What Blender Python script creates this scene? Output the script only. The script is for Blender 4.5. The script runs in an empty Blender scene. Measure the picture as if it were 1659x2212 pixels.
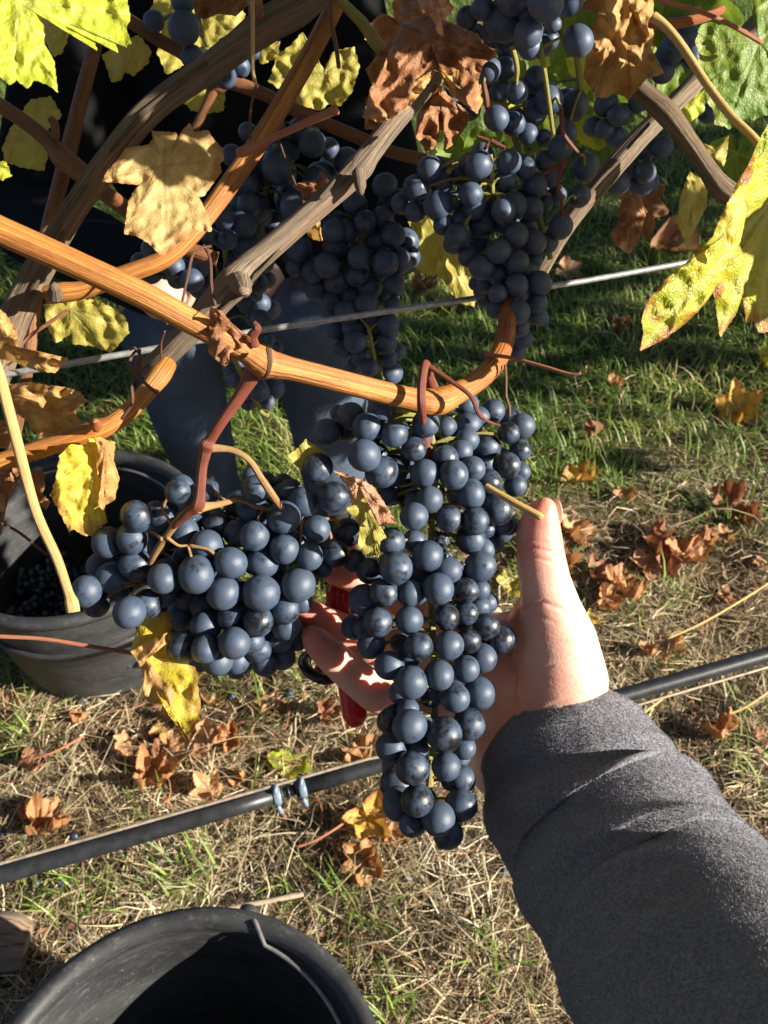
import bpy, bmesh, math, random
import numpy as np
from mathutils import Vector, Matrix, noise, Euler, Quaternion

random.seed(7)
np.random.seed(7)
S = bpy.context.scene
COL = S.collection

# ------------------------------------------------------------------ camera
H = 1.30                                   # lens height above the ground
PITCH = math.radians(42.9)                 # looking down
K = 1855.0                                 # focal length in units of a 1659 x 2212 picture
CX, CY = 829.5, 1106.0
cam_d = bpy.data.cameras.new('camera')
cam = bpy.data.objects.new('camera', cam_d)
COL.objects.link(cam)
cam.location = (0, 0, H)
cam.rotation_euler = (math.radians(90) - PITCH, 0, 0)
cam_d.sensor_fit = 'VERTICAL'
cam_d.sensor_height = 4.8
cam_d.lens = 4.8 * K / 2212.0
cam_d.clip_start = 0.01
cam_d.clip_end = 400
cam_d.dof.use_dof = True
cam_d.dof.focus_distance = 0.40
cam_d.dof.aperture_fstop = 3.6
S.camera = cam

# ------------------------------------------------------------------ sky, sun, exposure
SUN = Vector((0.895, -0.245, 0.375)).normalized()       # towards the sun
SUN_EL = math.asin(SUN.z)
w = bpy.data.worlds.new('World')
S.world = w
w.use_nodes = True
wn = w.node_tree.nodes
sky = wn.new('ShaderNodeTexSky')
sky.sky_type = 'NISHITA'
sky.sun_disc = False
sky.air_density = 0.45
sky.dust_density = 0.4
sky.sun_elevation = SUN_EL
sky.sun_rotation = math.atan2(SUN.x, SUN.y)
bg = wn['Background']
bg.inputs['Strength'].default_value = 0.05
w.node_tree.links.new(sky.outputs[0], bg.inputs[0])
sun_d = bpy.data.lights.new('sun', 'SUN')
sun_d.energy = 5.0
sun_d.angle = math.radians(0.5)
sun_d.color = (1.0, 0.93, 0.80)
sun = bpy.data.objects.new('sun', sun_d)
COL.objects.link(sun)
sun.rotation_euler = SUN.to_track_quat('Z', 'Y').to_euler()
sun.location = (3, -2, 4)
S.view_settings.view_transform = 'Standard'
S.view_settings.look = 'None'
S.view_settings.exposure = 1.35
S.view_settings.gamma = 1
S.view_settings.use_curve_mapping = False
S.cycles.max_bounces = 8
S.cycles.transparent_max_bounces = 8

# ------------------------------------------------------------------ geometry of the view
cp, sp_ = math.cos(PITCH), math.sin(PITCH)
FWD = Vector((0, cp, -sp_))
UP = Vector((0, sp_, cp))
RIGHT = Vector((1, 0, 0))
EYE = Vector((0, 0, H))


def P(u, v, d):
    """the point that the photograph shows at (u, v) when it stands d metres deep"""
    return EYE + d * (FWD + RIGHT * ((u - CX) / K) + UP * ((CY - v) / K))


def ray(u, v):
    return FWD + RIGHT * ((u - CX) / K) + UP * ((CY - v) / K)


def GP(u, v, z=0.0):
    r = ray(u, v)
    return EYE + r * ((z - H) / r.z)


ROW_O = Vector((0, 0.42, 0))
ROW_D = Vector((0.953, 0.304, 0)).normalized()
ROW_N = Vector((-ROW_D.y, ROW_D.x, 0))


def RP(u, v, off=0.0):
    r = ray(u, v)
    t = ((ROW_O + ROW_N * off) - EYE).dot(ROW_N) / r.dot(ROW_N)
    return EYE + r * t


def to_px(p):
    q = p - EYE
    d = q.dot(FWD)
    return CX + K * q.x / d, CY - K * q.dot(UP) / d, d


def fbm(p, o=4):
    return noise.fractal(p, 1.0, 2.0, o)


# ------------------------------------------------------------------ objects
def tag(o, label=None, cat=None, group=None, kind=None):
    if label: o['label'] = label
    if cat: o['category'] = cat
    if group: o['group'] = group
    if kind: o['kind'] = kind
    return o


def empty(name, loc, label=None, cat=None, group=None):
    o = bpy.data.objects.new(name, None)
    o.empty_display_size = 0.02
    COL.objects.link(o)
    o.location = loc
    return tag(o, label, cat, group)


def adopt(o, parent):
    if parent is not None:
        off = Vector(parent.location)
        p = parent
        while p.parent is not None:
            p = p.parent
            off = Vector(p.location)
        o.parent = parent
        if parent.type == 'EMPTY':
            o.matrix_parent_inverse = Matrix.Translation(-off)
    return o


def link_mesh(name, me, mat, parent=None, smooth=True):
    o = bpy.data.objects.new(name, me)
    COL.objects.link(o)
    if mat is not None and len(me.materials) == 0:
        me.materials.append(mat)
    if smooth:
        me.polygons.foreach_set('use_smooth', [True] * len(me.polygons))
    adopt(o, parent)
    return o


def bm_obj(name, bm, mat, parent=None, smooth=True):
    me = bpy.data.meshes.new(name)
    bm.to_mesh(me)
    bm.free()
    return link_mesh(name, me, mat, parent, smooth)


# ------------------------------------------------------------------ materials
class G:
    """a small node graph writer"""
    def __init__(s, name):
        s.m = bpy.data.materials.new(name)
        s.m.use_nodes = True
        s.t = s.m.node_tree
        s.t.nodes.clear()
        s.out = s.t.nodes.new('ShaderNodeOutputMaterial')

    def put(s, sock, v):
        if v is None:
            return
        if hasattr(v, 'node') or isinstance(v, bpy.types.NodeSocket):
            s.t.links.new(v, sock)
        elif isinstance(v, (tuple, list)):
            sock.default_value = (*v, 1.0) if len(v) == 3 and len(sock.default_value) == 4 else v
        else:
            sock.default_value = v

    def n(s, typ, props=None, **ins):
        nd = s.t.nodes.new('ShaderNode' + typ)
        for k, v in (props or {}).items():
            setattr(nd, k, v)
        for k, v in ins.items():
            s.put(nd.inputs[k.replace('_', ' ')] if not k[0] == 'i' or not k[1:].isdigit() else nd.inputs[int(k[1:])], v)
        return nd

    def coord(s, which='Object'):
        return s.n('TexCoord').outputs[which]

    def attr(s, name):
        return s.n('Attribute', {'attribute_name': name}).outputs['Fac']

    def noise(s, vec, scale, detail=4, rough=0.6, dist=0.0):
        return s.n('TexNoise', None, Vector=vec, Scale=scale, Detail=detail, Roughness=rough, Distortion=dist).outputs[0]

    def vor(s, vec, scale, feature='F1'):
        return s.n('TexVoronoi', {'feature': feature}, Vector=vec, Scale=scale).outputs['Distance']

    def mapping(s, vec, scale=(1, 1, 1), loc=(0, 0, 0)):
        return s.n('Mapping', None, Vector=vec, Scale=scale, Location=loc).outputs[0]

    def ramp(s, fac, *stops):
        nd = s.n('ValToRGB', None, Fac=fac)
        cr = nd.color_ramp
        while len(cr.elements) < len(stops):
            cr.elements.new(0.5)
        for e, (p, c) in zip(cr.elements, stops):
            e.position = p
            e.color = (*c, 1) if isinstance(c, tuple) else (c, c, c, 1)
        return nd.outputs[0]

    def step(s, v, a, b, lo=0.0, hi=1.0):
        return s.n('MapRange', {'clamp': True}, Value=v, From_Min=a, From_Max=b, To_Min=lo, To_Max=hi).outputs[0]

    def math(s, op, a, b=0.0):
        nd = s.n('Math', {'operation': op, 'use_clamp': False})
        s.put(nd.inputs[0], a)
        s.put(nd.inputs[1], b)
        return nd.outputs[0]

    def mix(s, f, a, b, mode='MIX'):
        nd = s.n('MixRGB', {'blend_type': mode})
        s.put(nd.inputs[0], f)
        s.put(nd.inputs[1], a)
        s.put(nd.inputs[2], b)
        return nd.outputs[0]

    def bump(s, h, strength=0.3, dist=0.001, normal=None):
        return s.n('Bump', None, Height=h, Strength=strength, Distance=dist, Normal=normal).outputs[0]

    def pbr(s, **ins):
        return s.n('BsdfPrincipled', None, **ins).outputs[0]

    def done(s, sh):
        s.t.links.new(sh, s.out.inputs[0])
        return s.m


def mat_grape(name, bloom, dark, wear=0.5):
    g = G(name)
    oi = g.n('ObjectInfo')
    rnd = oi.outputs['Random']
    off = g.n('CombineXYZ', None, X=g.math('MULTIPLY', rnd, 37.0), Y=g.math('MULTIPLY', rnd, 91.0), Z=g.math('MULTIPLY', rnd, 13.0)).outputs[0]
    oc = g.coord('Object')
    va = g.n('VectorMath', {'operation': 'ADD'})
    g.put(va.inputs[0], oc); g.put(va.inputs[1], off)
    v = va.outputs[0]
    big = g.noise(v, 0.9, 3, 0.55, 0.4)
    mid = g.noise(v, 3.2, 6, 0.72, 0.6)
    fine = g.noise(v, 14.0, 4, 0.7)
    lvl = g.math('ADD', g.math('MULTIPLY', big, 0.65), g.math('MULTIPLY', mid, 0.55))
    lvl = g.math('ADD', lvl, g.math('MULTIPLY', rnd, 0.20))
    cover = g.step(lvl, wear - 0.03, wear + 0.13)
    fl = g.step(fine, 0.28, 0.42)
    cover = g.math('MULTIPLY', cover, g.step(fl, 0.0, 1.0, 0.55, 1.0))
    tone = g.mix(g.step(mid, 0.34, 0.66), tuple(c * 1.12 for c in bloom), tuple(c * 0.58 for c in bloom))
    tone = g.mix(g.step(fine, 0.45, 0.75, 0, 0.35), tone, tuple(c * 0.45 for c in bloom))
    hue = g.mix(g.math('MULTIPLY', rnd, g.step(big, 0.4, 0.6, 0.1, 0.9)), tone, (bloom[0] * 0.95, bloom[1] * 0.78, bloom[2] * 0.70))
    col = g.mix(cover, dark, hue)
    # pale dust flecks and the brown scar at the berry's end
    fleck = g.step(g.vor(v, 7.5), 0.05, 0.03)
    fleck = g.math('MULTIPLY', fleck, g.step(g.noise(v, 1.4, 2), 0.5, 0.62))
    col = g.mix(g.math('MULTIPLY', fleck, 0.7), col, (0.35, 0.40, 0.46))
    xyz = g.n('SeparateXYZ', None, Vector=oc).outputs
    rr = g.math('SQRT', g.math('ADD', g.math('MULTIPLY', xyz[0], xyz[0]), g.math('MULTIPLY', xyz[1], xyz[1])))
    sc = g.math('MULTIPLY', g.step(rr, 0.085, 0.05), g.step(xyz[2], 0.0, 0.1))
    halo = g.math('MULTIPLY', g.step(rr, 0.20, 0.08, 0, 0.30), g.step(xyz[2], 0.0, 0.1))
    col = g.mix(halo, col, (0.13, 0.12, 0.12))
    col = g.mix(sc, col, (0.07, 0.035, 0.02))
    rough = g.mix(cover, (0.30,) * 3, (0.50,) * 3)
    sh = g.pbr(Base_Color=col, Roughness=rough, Normal=g.bump(g.math('ADD', mid, g.math('MULTIPLY', fine, 0.3)), 0.10, 0.12))
    return g.done(sh)


M_GRAPE = mat_grape('grape_skin', (0.060, 0.094, 0.156), (0.011, 0.010, 0.011), 0.585)
M_GRAPE2 = mat_grape('grape_skin_pale_bloom', (0.066, 0.098, 0.168), (0.009, 0.010, 0.015), 0.50)


def mat_raisin():
    g = G('raisin_skin')
    oc = g.coord('Object')
    nz = g.noise(oc, 3, 4)
    return g.done(g.pbr(Base_Color=g.mix(nz, (0.01, 0.012, 0.02), (0.06, 0.08, 0.12)), Roughness=0.4))


M_RAISIN = mat_raisin()


def mat_cane(name, c1, c2, c3, dots=0.6, rough=0.55, red_x=None, red_z=None):
    """ripened cane: fine length-wise striations, dark lenticels"""
    g = G(name)
    uv = g.coord('UV')
    st = g.noise(g.mapping(uv, (34, 9, 1)), 1.0, 3, 0.6)
    st2 = g.noise(g.mapping(uv, (70, 5, 1)), 1.0, 2, 0.6)
    blot = g.noise(g.mapping(uv, (3, 22, 1)), 1.0, 4, 0.6)
    col = g.mix(g.step(st, 0.40, 0.62), c1, c2)
    col = g.mix(g.step(blot, 0.42, 0.7, 0, 0.8), col, c3)
    col = g.mix(g.step(st2, 0.62, 0.72, 0, 0.65), col, tuple(x * 0.35 for x in c3))
    if red_x:
        xx = g.n('SeparateXYZ', None, Vector=g.coord('Object')).outputs[0]
        col = g.mix(g.step(xx, red_x[0], red_x[1], 0, 0.75), col, g.mix(1.0, col, (0.85, 0.50, 0.42), 'MULTIPLY'))
    if red_z:
        zz = g.n('SeparateXYZ', None, Vector=g.coord('Object')).outputs[2]
        band = g.math('MULTIPLY', g.step(zz, red_z[0], red_z[0] - .02), g.step(zz, red_z[1], red_z[1] + .006))
        col = g.mix(band, col, g.mix(1.0, col, (0.95, 0.42, 0.50), 'MULTIPLY'))
    wth = g.noise(g.mapping(uv, (7, 55, 1)), 1.0, 5, 0.7)
    col = g.mix(g.step(wth, 0.52, 0.70, 0, 0.55), col, tuple(x * 0.45 for x in c3))
    dv = g.vor(g.mapping(uv, (22, 190, 1)), 1.0)
    dm = g.math('MULTIPLY', g.step(dv, 0.26, 0.12), g.step(g.noise(g.mapping(uv, (2, 30, 1)), 1.0, 2), 0.5, 0.6))
    col = g.mix(g.math('MULTIPLY', dm, dots), col, (0.10, 0.03, 0.015))
    h = g.math('ADD', st, g.math('MULTIPLY', st2, 0.6))
    return g.done(g.pbr(Base_Color=col, Roughness=rough, Normal=g.bump(g.math('ADD', h, wth), 0.75, 0.0011)))


M_CANE = mat_cane('cane_orange', (0.31, 0.105, 0.018), (0.56, 0.25, 0.048), (0.25, 0.065, 0.015), red_x=(0.03, 0.10))
M_CANE_RED = mat_cane('cane_red_brown', (0.30, 0.085, 0.035), (0.40, 0.14, 0.05), (0.24, 0.06, 0.03))
M_CANE_BR = mat_cane('cane_brown', (0.18, 0.068, 0.024), (0.27, 0.115, 0.04), (0.13, 0.045, 0.02))
M_PED_RED = mat_cane('peduncle_red', (0.17, 0.036, 0.022), (0.26, 0.075, 0.036), (0.13, 0.03, 0.022), 0.5)
M_PED_GREEN = mat_cane('stem_green', (0.27, 0.28, 0.05), (0.36, 0.34, 0.08), (0.38, 0.20, 0.07), 0.4)
M_PED_MIX = mat_cane('rachis_tan', (0.36, 0.20, 0.075), (0.42, 0.28, 0.10), (0.34, 0.10, 0.06), 0.4)
M_PET_YEL = mat_cane('petiole_yellow', (0.60, 0.40, 0.13), (0.68, 0.48, 0.17), (0.62, 0.30, 0.12), 0.15)
M_PET_PINK = mat_cane('petiole_pink', (0.40, 0.14, 0.08), (0.50, 0.22, 0.11), (0.36, 0.085, 0.06), 0.2)
M_PET_TIP = mat_cane('petiole_pink_end', (0.60, 0.40, 0.13), (0.68, 0.48, 0.17), (0.62, 0.30, 0.12), 0.15, red_z=(P(118, 1190, .30).z, P(152, 1292, .30).z))
M_TENDRIL = mat_cane('tendril_brown', (0.13, 0.055, 0.03), (0.20, 0.09, 0.045), (0.10, 0.04, 0.025), 0.2, 0.6)


def mat_bark(name, c1, c2, c3):
    g = G(name)
    uv = g.coord('UV')
    a = g.noise(g.mapping(uv, (16, 11, 1)), 1.0, 5, 0.65, 0.3)
    b = g.noise(g.mapping(uv, (38, 16, 1)), 1.0, 4, 0.7, 0.2)
    c = g.noise(g.mapping(uv, (5, 14, 1)), 1.0, 4, 0.6)
    col = g.mix(g.step(a, 0.36, 0.62), c1, c2)
    col = g.mix(g.step(c, 0.50, 0.68, 0, 0.75), col, c3)
    col = g.mix(g.step(b, 0.46, 0.36, 0, 0.8), col, (0.035, 0.024, 0.016))
    h = g.math('ADD', a, b)
    return g.done(g.pbr(Base_Color=col, Roughness=0.85, Normal=g.bump(h, 0.9, 0.003)))


M_BARK = mat_bark('old_bark', (0.14, 0.095, 0.058), (0.26, 0.185, 0.115), (0.26, 0.14, 0.07))
M_BARK2 = mat_bark('old_bark_grey', (0.17, 0.12, 0.08), (0.29, 0.22, 0.155), (0.28, 0.155, 0.085))


def mat_leaf(name, c1, c2, edge, vein, edge_amt=0.5, spot=0.3, trans=0.42, rough=0.5, bump=0.6, freq=55):
    """autumn leaf: two tones, browned rim, veins, spots; light passes through it"""
    g = G(name)
    oc = g.coord('Object')
    big = g.noise(oc, freq, 4, 0.6)
    fine = g.noise(oc, freq * 7, 4, 0.65)
    e, vn = g.attr('edge'), g.attr('vein')
    col = g.mix(g.step(big, 0.38, 0.64), c1, c2)
    col = g.mix(g.step(fine, 0.58, 0.72, 0, spot), col, tuple(x * 0.55 for x in edge))
    rim = g.math('ADD', e, g.math('MULTIPLY', g.math('SUBTRACT', big, 0.5), 0.9))
    col = g.mix(g.step(rim, 1.06 - 0.35 * edge_amt, 1.16 - 0.35 * edge_amt, 0, min(1, edge_amt * 1.6)), col, edge)
    dotv = g.step(g.vor(oc, freq * 5), 0.16, 0.08)
    col = g.mix(g.math('MULTIPLY', dotv, g.step(big, 0.45, 0.6, 0, spot)), col, (0.16, 0.07, 0.02))
    col = g.mix(g.math('MULTIPLY', vn, 0.5), col, vein)
    cells = g.vor(oc, freq * 9, 'DISTANCE_TO_EDGE')
    h = g.math('ADD', g.math('MULTIPLY', g.step(cells, 0.0, 0.25), 0.7), g.math('MULTIPLY', fine, 0.6))
    h = g.math('SUBTRACT', h, g.math('MULTIPLY', vn, 0.6))
    nr = g.bump(h, bump * 0.45, 0.0008)
    d = g.pbr(Base_Color=col, Roughness=rough, Normal=nr)
    tcol = g.mix(0.6, col, g.mix(1.0, col, (1.25, 1.05, 0.55), 'MULTIPLY'))
    tr = g.n('BsdfTranslucent', None, Color=tcol, Normal=nr).outputs[0]
    mx = g.n('MixShader', None, Fac=trans)
    g.put(mx.inputs[1], d); g.put(mx.inputs[2], tr)
    m = g.done(mx.outputs[0])
    return m


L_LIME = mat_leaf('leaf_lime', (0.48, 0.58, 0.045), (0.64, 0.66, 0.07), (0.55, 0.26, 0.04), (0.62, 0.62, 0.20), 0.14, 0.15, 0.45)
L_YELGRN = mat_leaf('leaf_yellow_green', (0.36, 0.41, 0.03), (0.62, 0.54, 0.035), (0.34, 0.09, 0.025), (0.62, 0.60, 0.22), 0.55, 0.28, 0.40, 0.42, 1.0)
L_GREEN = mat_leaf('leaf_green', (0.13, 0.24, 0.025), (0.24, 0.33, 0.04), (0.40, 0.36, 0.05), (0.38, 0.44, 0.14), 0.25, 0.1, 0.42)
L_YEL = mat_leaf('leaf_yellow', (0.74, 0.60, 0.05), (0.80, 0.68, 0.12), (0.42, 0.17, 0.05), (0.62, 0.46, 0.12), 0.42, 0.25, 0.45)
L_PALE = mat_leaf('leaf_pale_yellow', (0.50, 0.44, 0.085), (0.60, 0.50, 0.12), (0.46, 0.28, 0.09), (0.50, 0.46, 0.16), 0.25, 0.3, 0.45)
L_TAN = mat_leaf('leaf_tan', (0.50, 0.28, 0.10), (0.58, 0.38, 0.13), (0.36, 0.15, 0.055), (0.32, 0.15, 0.05), 0.35, 0.35, 0.34, 0.55)
L_TANYEL = mat_leaf('leaf_tan_yellow', (0.50, 0.33, 0.13), (0.60, 0.46, 0.19), (0.44, 0.20, 0.07), (0.34, 0.17, 0.05), 0.5, 0.25, 0.34, 0.55)
L_BROWN = mat_leaf('leaf_dry_brown', (0.26, 0.105, 0.045), (0.36, 0.165, 0.065), (0.48, 0.25, 0.11), (0.17, 0.07, 0.03), 0.5, 0.4, 0.22, 0.6, 0.9)
L_PINKBR = mat_leaf('leaf_pink_brown', (0.46, 0.22, 0.12), (0.54, 0.30, 0.17), (0.40, 0.14, 0.09), (0.35, 0.16, 0.09), 0.4, 0.3, 0.25, 0.6, 0.9)
L_ORANGE = mat_leaf('leaf_orange', (0.44, 0.20, 0.08), (0.54, 0.29, 0.12), (0.34, 0.12, 0.05), (0.36, 0.13, 0.05), 0.4, 0.35, 0.25, 0.6, 0.9)
L_PEACH = mat_leaf('leaf_peach', (0.56, 0.29, 0.13), (0.64, 0.38, 0.19), (0.42, 0.18, 0.08), (0.40, 0.18, 0.09), 0.35, 0.3, 0.22, 0.6, 0.9)
L_REDBR = mat_leaf('leaf_red_brown', (0.28, 0.115, 0.06), (0.38, 0.18, 0.095), (0.22, 0.07, 0.04), (0.24, 0.08, 0.04), 0.4, 0.4, 0.2, 0.65, 0.9)
L_GOLD = mat_leaf('leaf_gold', (0.60, 0.34, 0.06), (0.66, 0.44, 0.08), (0.50, 0.20, 0.07), (0.50, 0.26, 0.06), 0.6, 0.3, 0.3, 0.55, 0.9)
L_FOL = mat_leaf('leaf_canopy', (0.22, 0.28, 0.035), (0.46, 0.40, 0.05), (0.40, 0.20, 0.05), (0.4, 0.4, 0.1), 0.4, 0.3, 0.35)


def simple(name, col, rough=0.5, metal=0.0, var=0.25, scale=60, bump=0.15, bd=0.001):
    g = G(name)
    oc = g.coord('Object')
    nz = g.noise(oc, scale, 5, 0.65)
    c = g.mix(g.step(nz, 0.3, 0.7), tuple(x * (1 - var) for x in col), tuple(min(1, x * (1 + var)) for x in col))
    return g.done(g.pbr(Base_Color=c, Roughness=rough, Metallic=metal, Normal=g.bump(nz, bump, bd)))


# ------------------------------------------------------------------ tubes
def catmull(pts, per=8):
    """pts: list of (Vector, radius); a smooth path through them"""
    n = len(pts)
    out = []
    for i in range(n - 1):
        p0, p1, p2, p3 = pts[max(i - 1, 0)], pts[i], pts[i + 1], pts[min(i + 2, n - 1)]
        for k in range(per):
            t = k / per
            t2, t3 = t * t, t * t * t
            f = lambda a, b, c, d: 0.5 * (2 * b + (c - a) * t + (2 * a - 5 * b + 4 * c - d) * t2 + (3 * b - a - 3 * c + d) * t3)
            r = p1[1] + (p2[1] - p1[1]) * (t * t * (3 - 2 * t))
            out.append((f(p0[0], p1[0], p2[0], p3[0]), r))
    out.append(pts[-1])
    return out


def tube_geo(path, seg=12, disp=None, caps=True, oval=None):
    """returns verts, faces, uvs-per-loop"""
    V, F, U = [], [], []
    n = len(path)
    t_prev, nrm = None, None
    s = 0.0
    for i in range(n):
        p, r = path[i]
        a, b = path[max(i - 1, 0)][0], path[min(i + 1, n - 1)][0]
        t = (b - a).normalized() if (b - a).length > 1e-9 else Vector((0, 0, 1))
        if nrm is None:
            nrm = t.orthogonal().normalized()
        else:
            nrm = (nrm - t * nrm.dot(t)).normalized()
        bn = t.cross(nrm)
        if i:
            s += (p - path[i - 1][0]).length
        for k in range(seg):
            an = 2 * math.pi * k / seg
            rr = r if disp is None else r * (1 + disp(an, s, p))
            V.append(p + (nrm * math.cos(an) + bn * math.sin(an)) * rr)
        if i:
            pv = U_s
            for k in range(seg):
                k2 = (k + 1) % seg
                a0 = (i - 1) * seg
                a1 = i * seg
                F.append((a0 + k, a0 + k2, a1 + k2, a1 + k))
                U.append(((k / seg, pv), ((k + 1) / seg, pv), ((k + 1) / seg, s), (k / seg, s)))
        U_s = s
    if caps:
        for base, rev in ((0, True), ((n - 1) * seg, False)):
            idx = [base + k for k in range(seg)]
            F.append(tuple(reversed(idx)) if rev else tuple(idx))
            U.append(tuple((0.5 + 0.02 * math.cos(k), 0.5 + 0.02 * math.sin(k)) for k in range(seg)))
    return V, F, U


def merge(geos):
    V, F, U = [], [], []
    for v, f, u in geos:
        o = len(V)
        V += v
        F += [tuple(i + o for i in q) for q in f]
        U += u
    return V, F, U


def geo_obj(name, geo, mat, parent=None, smooth=True):
    V, F, U = geo
    me = bpy.data.meshes.new(name)
    me.from_pydata([tuple(v) for v in V], [], F)
    uv = me.uv_layers.new(name='UVMap')
    flat = [c for q in U for pt in q for c in pt]
    if len(flat) == 2 * len(me.loops):
        uv.data.foreach_set('uv', flat)
    return link_mesh(name, me, mat, parent, smooth)


def pxpath(pts, wscale=1.0):
    """(u, v, width in picture units, depth) -> path"""
    return [(P(u, v, d), 0.5 * wd * d / K * wscale) for u, v, wd, d in pts]


def node_disp(seed, amp=0.03):
    def f(an, s, p):
        return amp * noise.noise(Vector((math.cos(an) * 1.5, math.sin(an) * 1.5, s * 40 + seed)))
    return f


def bark_disp(seed, amp=0.16):
    def f(an, s, p):
        c, q = math.cos(an), math.sin(an)
        a = abs(noise.noise(Vector((c * 3.2 + s * 4, q * 3.2, s * 9 + seed))))
        b = noise.noise(Vector((c * 7.0, q * 7.0 + s * 3, s * 14 + seed)))
        d = noise.noise(Vector((c * 1.2, q * 1.2, s * 22 + seed)))
        return amp * (0.9 * a + 0.7 * b + 0.6 * d - 0.2)
    return f


def cane(name, pts, mat, parent, seg=14, per=10, disp=None, label=None):
    g = tube_geo(catmull(pxpath(pts), per), seg, disp or node_disp(random.random() * 50))
    o = geo_obj(name, g, mat, parent)
    if label: o['label'] = label
    return o


# ------------------------------------------------------------------ leaves
def sheet(name, V, rings, n, edge, vein, mat, parent):
    """V[0] is the junction, then rings of n verts"""
    F = [(0, 1 + k, 1 + (k + 1) % n) for k in range(n)]
    for r in range(rings - 1):
        a, b = 1 + r * n, 1 + (r + 1) * n
        for k in range(n):
            k2 = (k + 1) % n
            F.append((a + k, b + k, b + k2, a + k2))
    me = bpy.data.meshes.new(name)
    me.from_pydata([tuple(v) for v in V], [], F)
    for nm, dat in (('edge', edge), ('vein', vein)):
        at = me.attributes.new(nm, 'FLOAT', 'POINT')
        at.data.foreach_set('value', dat)
    return link_mesh(name, me, mat, parent)


def resample(pts, n):
    pts = [Vector((p[0], p[1])) for p in pts]
    m = len(pts)
    seg = [(pts[(i + 1) % m] - pts[i]).length for i in range(m)]
    L = sum(seg)
    out, i, acc = [], 0, 0.0
    for k in range(n):
        t = L * k / n
        while acc + seg[i] < t and i < m - 1:
            acc += seg[i]
            i += 1
        f = (t - acc) / max(seg[i], 1e-9)
        out.append(pts[i].lerp(pts[(i + 1) % m], min(f, 1)))
    return out, L


def vein_value(q, c, tips, wid, spacing):
    best, val = 1e9, 0.0
    for t in tips:
        d = t - c
        L = d.length
        d = d / L
        r = q - c
        s = r.dot(d)
        p = r.x * d.y - r.y * d.x
        if s < -wid:
            continue
        dist = abs(p) + max(0, s - L)
        if dist < best:
            best = dist
            main = math.exp(-(dist / (wid * (1.15 - 0.8 * min(s / L, 1)))) ** 2)
            fr = ((s - 0.75 * abs(p)) / spacing) % 1.0
            sec = math.exp(-(((fr - 0.5) * spacing) / (wid * 0.55)) ** 2) * 0.55 if s - 0.75 * abs(p) > 0 else 0
            val = max(main, sec)
    return val


def traced_leaf(name, pts, ctr, d0, grad, mat, parent, tips, teeth=(3, 24), crumple=0.004, curl=0.0, n=170, rings=26,
                freq=0.016, label=None, conv=None, fold=None, seed=None):
    """a leaf whose outline, junction and vein tips are read off the photograph and set at depth d0 with its own slope, curl and crumple"""
    cv = conv or (lambda x, y: (x, y))
    pts = [cv(*p) for p in pts]
    ctr = Vector(cv(*ctr))
    tips = [Vector(cv(*t)) for t in tips]
    out, L = resample(pts, n)
    seed = random.random() * 100 if seed is None else seed
    size = max((o - ctr).length for o in out)
    # saw teeth along the rim
    o2 = []
    for k in range(n):
        a, b = out[k - 1], out[(k + 1) % n]
        t = (b - a)
        nn = Vector((t.y, -t.x)).normalized() if t.length > 0 else Vector((0, 0))
        if nn.dot(out[k] - ctr) < 0:
            nn = -nn
        ph = (k / n * L / teeth[1]) % 1.0
        o2.append(out[k] + nn * teeth[0] * ((1 - ph) - 0.5) * (0.6 + 0.8 * random.random()))
    V, E, W = [], [], []

    def put(q, t, k):
        dz = grad[0] * (q.x - ctr.x) / 100 + grad[1] * (q.y - ctr.y) / 100
        nz = fbm(Vector((q.x * freq, q.y * freq, seed)), 3)
        rid = abs(noise.noise(Vector((q.x * freq * 1.7, q.y * freq * 1.7, seed + 9)))) - 0.25
        dz += crumple * (nz + 1.1 * rid) * (0.35 + 0.65 * t)
        dz += curl * t * t * (0.6 + 0.6 * noise.noise(Vector((k * 6.0 / n, seed, 3))))
        if fold:
            fx, fy, fa, fs = fold                      # a crease through (fx, fy) at angle fa: one side turns by slope fs
            side = (q.x - fx) * math.sin(fa) - (q.y - fy) * math.cos(fa)
            dz += fs * max(0, side) / 100
        vv = vein_value(q, ctr, tips, size * 0.024, size * 0.17)
        dz += 0.0006 * min(1.0, size / 170) * vv
        V.append(P(q.x, q.y, d0 + dz))
        E.append(t)
        W.append(vv)
    put(ctr, 0.0, 0)
    for r in range(1, rings + 1):
        t = (r / rings) ** 0.85
        for k in range(n):
            put(ctr.lerp(o2[k], t), t, k)
    o = sheet(name, V, rings, n, E, W, mat, parent)
    if label: o['label'] = label
    return o


LEAF_CTRL = [(0, 1.0), (9, .86), (18, .74), (30, .56), (41, .72), (55, .90), (64, .80), (76, .62), (88, .52), (100, .66), (114, .74), (126, .62), (145, .50), (162, .44), (173, .22), (180, .06)]


def leaf_outline(n, rng, dry=0.0):
    xs = [c[0] for c in LEAF_CTRL]
    ys = [c[1] for c in LEAF_CTRL]
    out = []
    jl = [rng.uniform(0.88, 1.1) for _ in range(10)]
    for k in range(n):
        th = -180 + 360 * k / n
        r = float(np.interp(abs(th), xs, ys))
        r *= float(np.interp(th, np.linspace(-180, 180, 10), jl))
        ph = (abs(th) / 7.5) % 1.0
        r *= 1 + 0.085 * (0.5 - ph)
        a = math.radians(th)
        out.append(Vector((math.sin(a) * r, math.cos(a) * r)))
    return out


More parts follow.
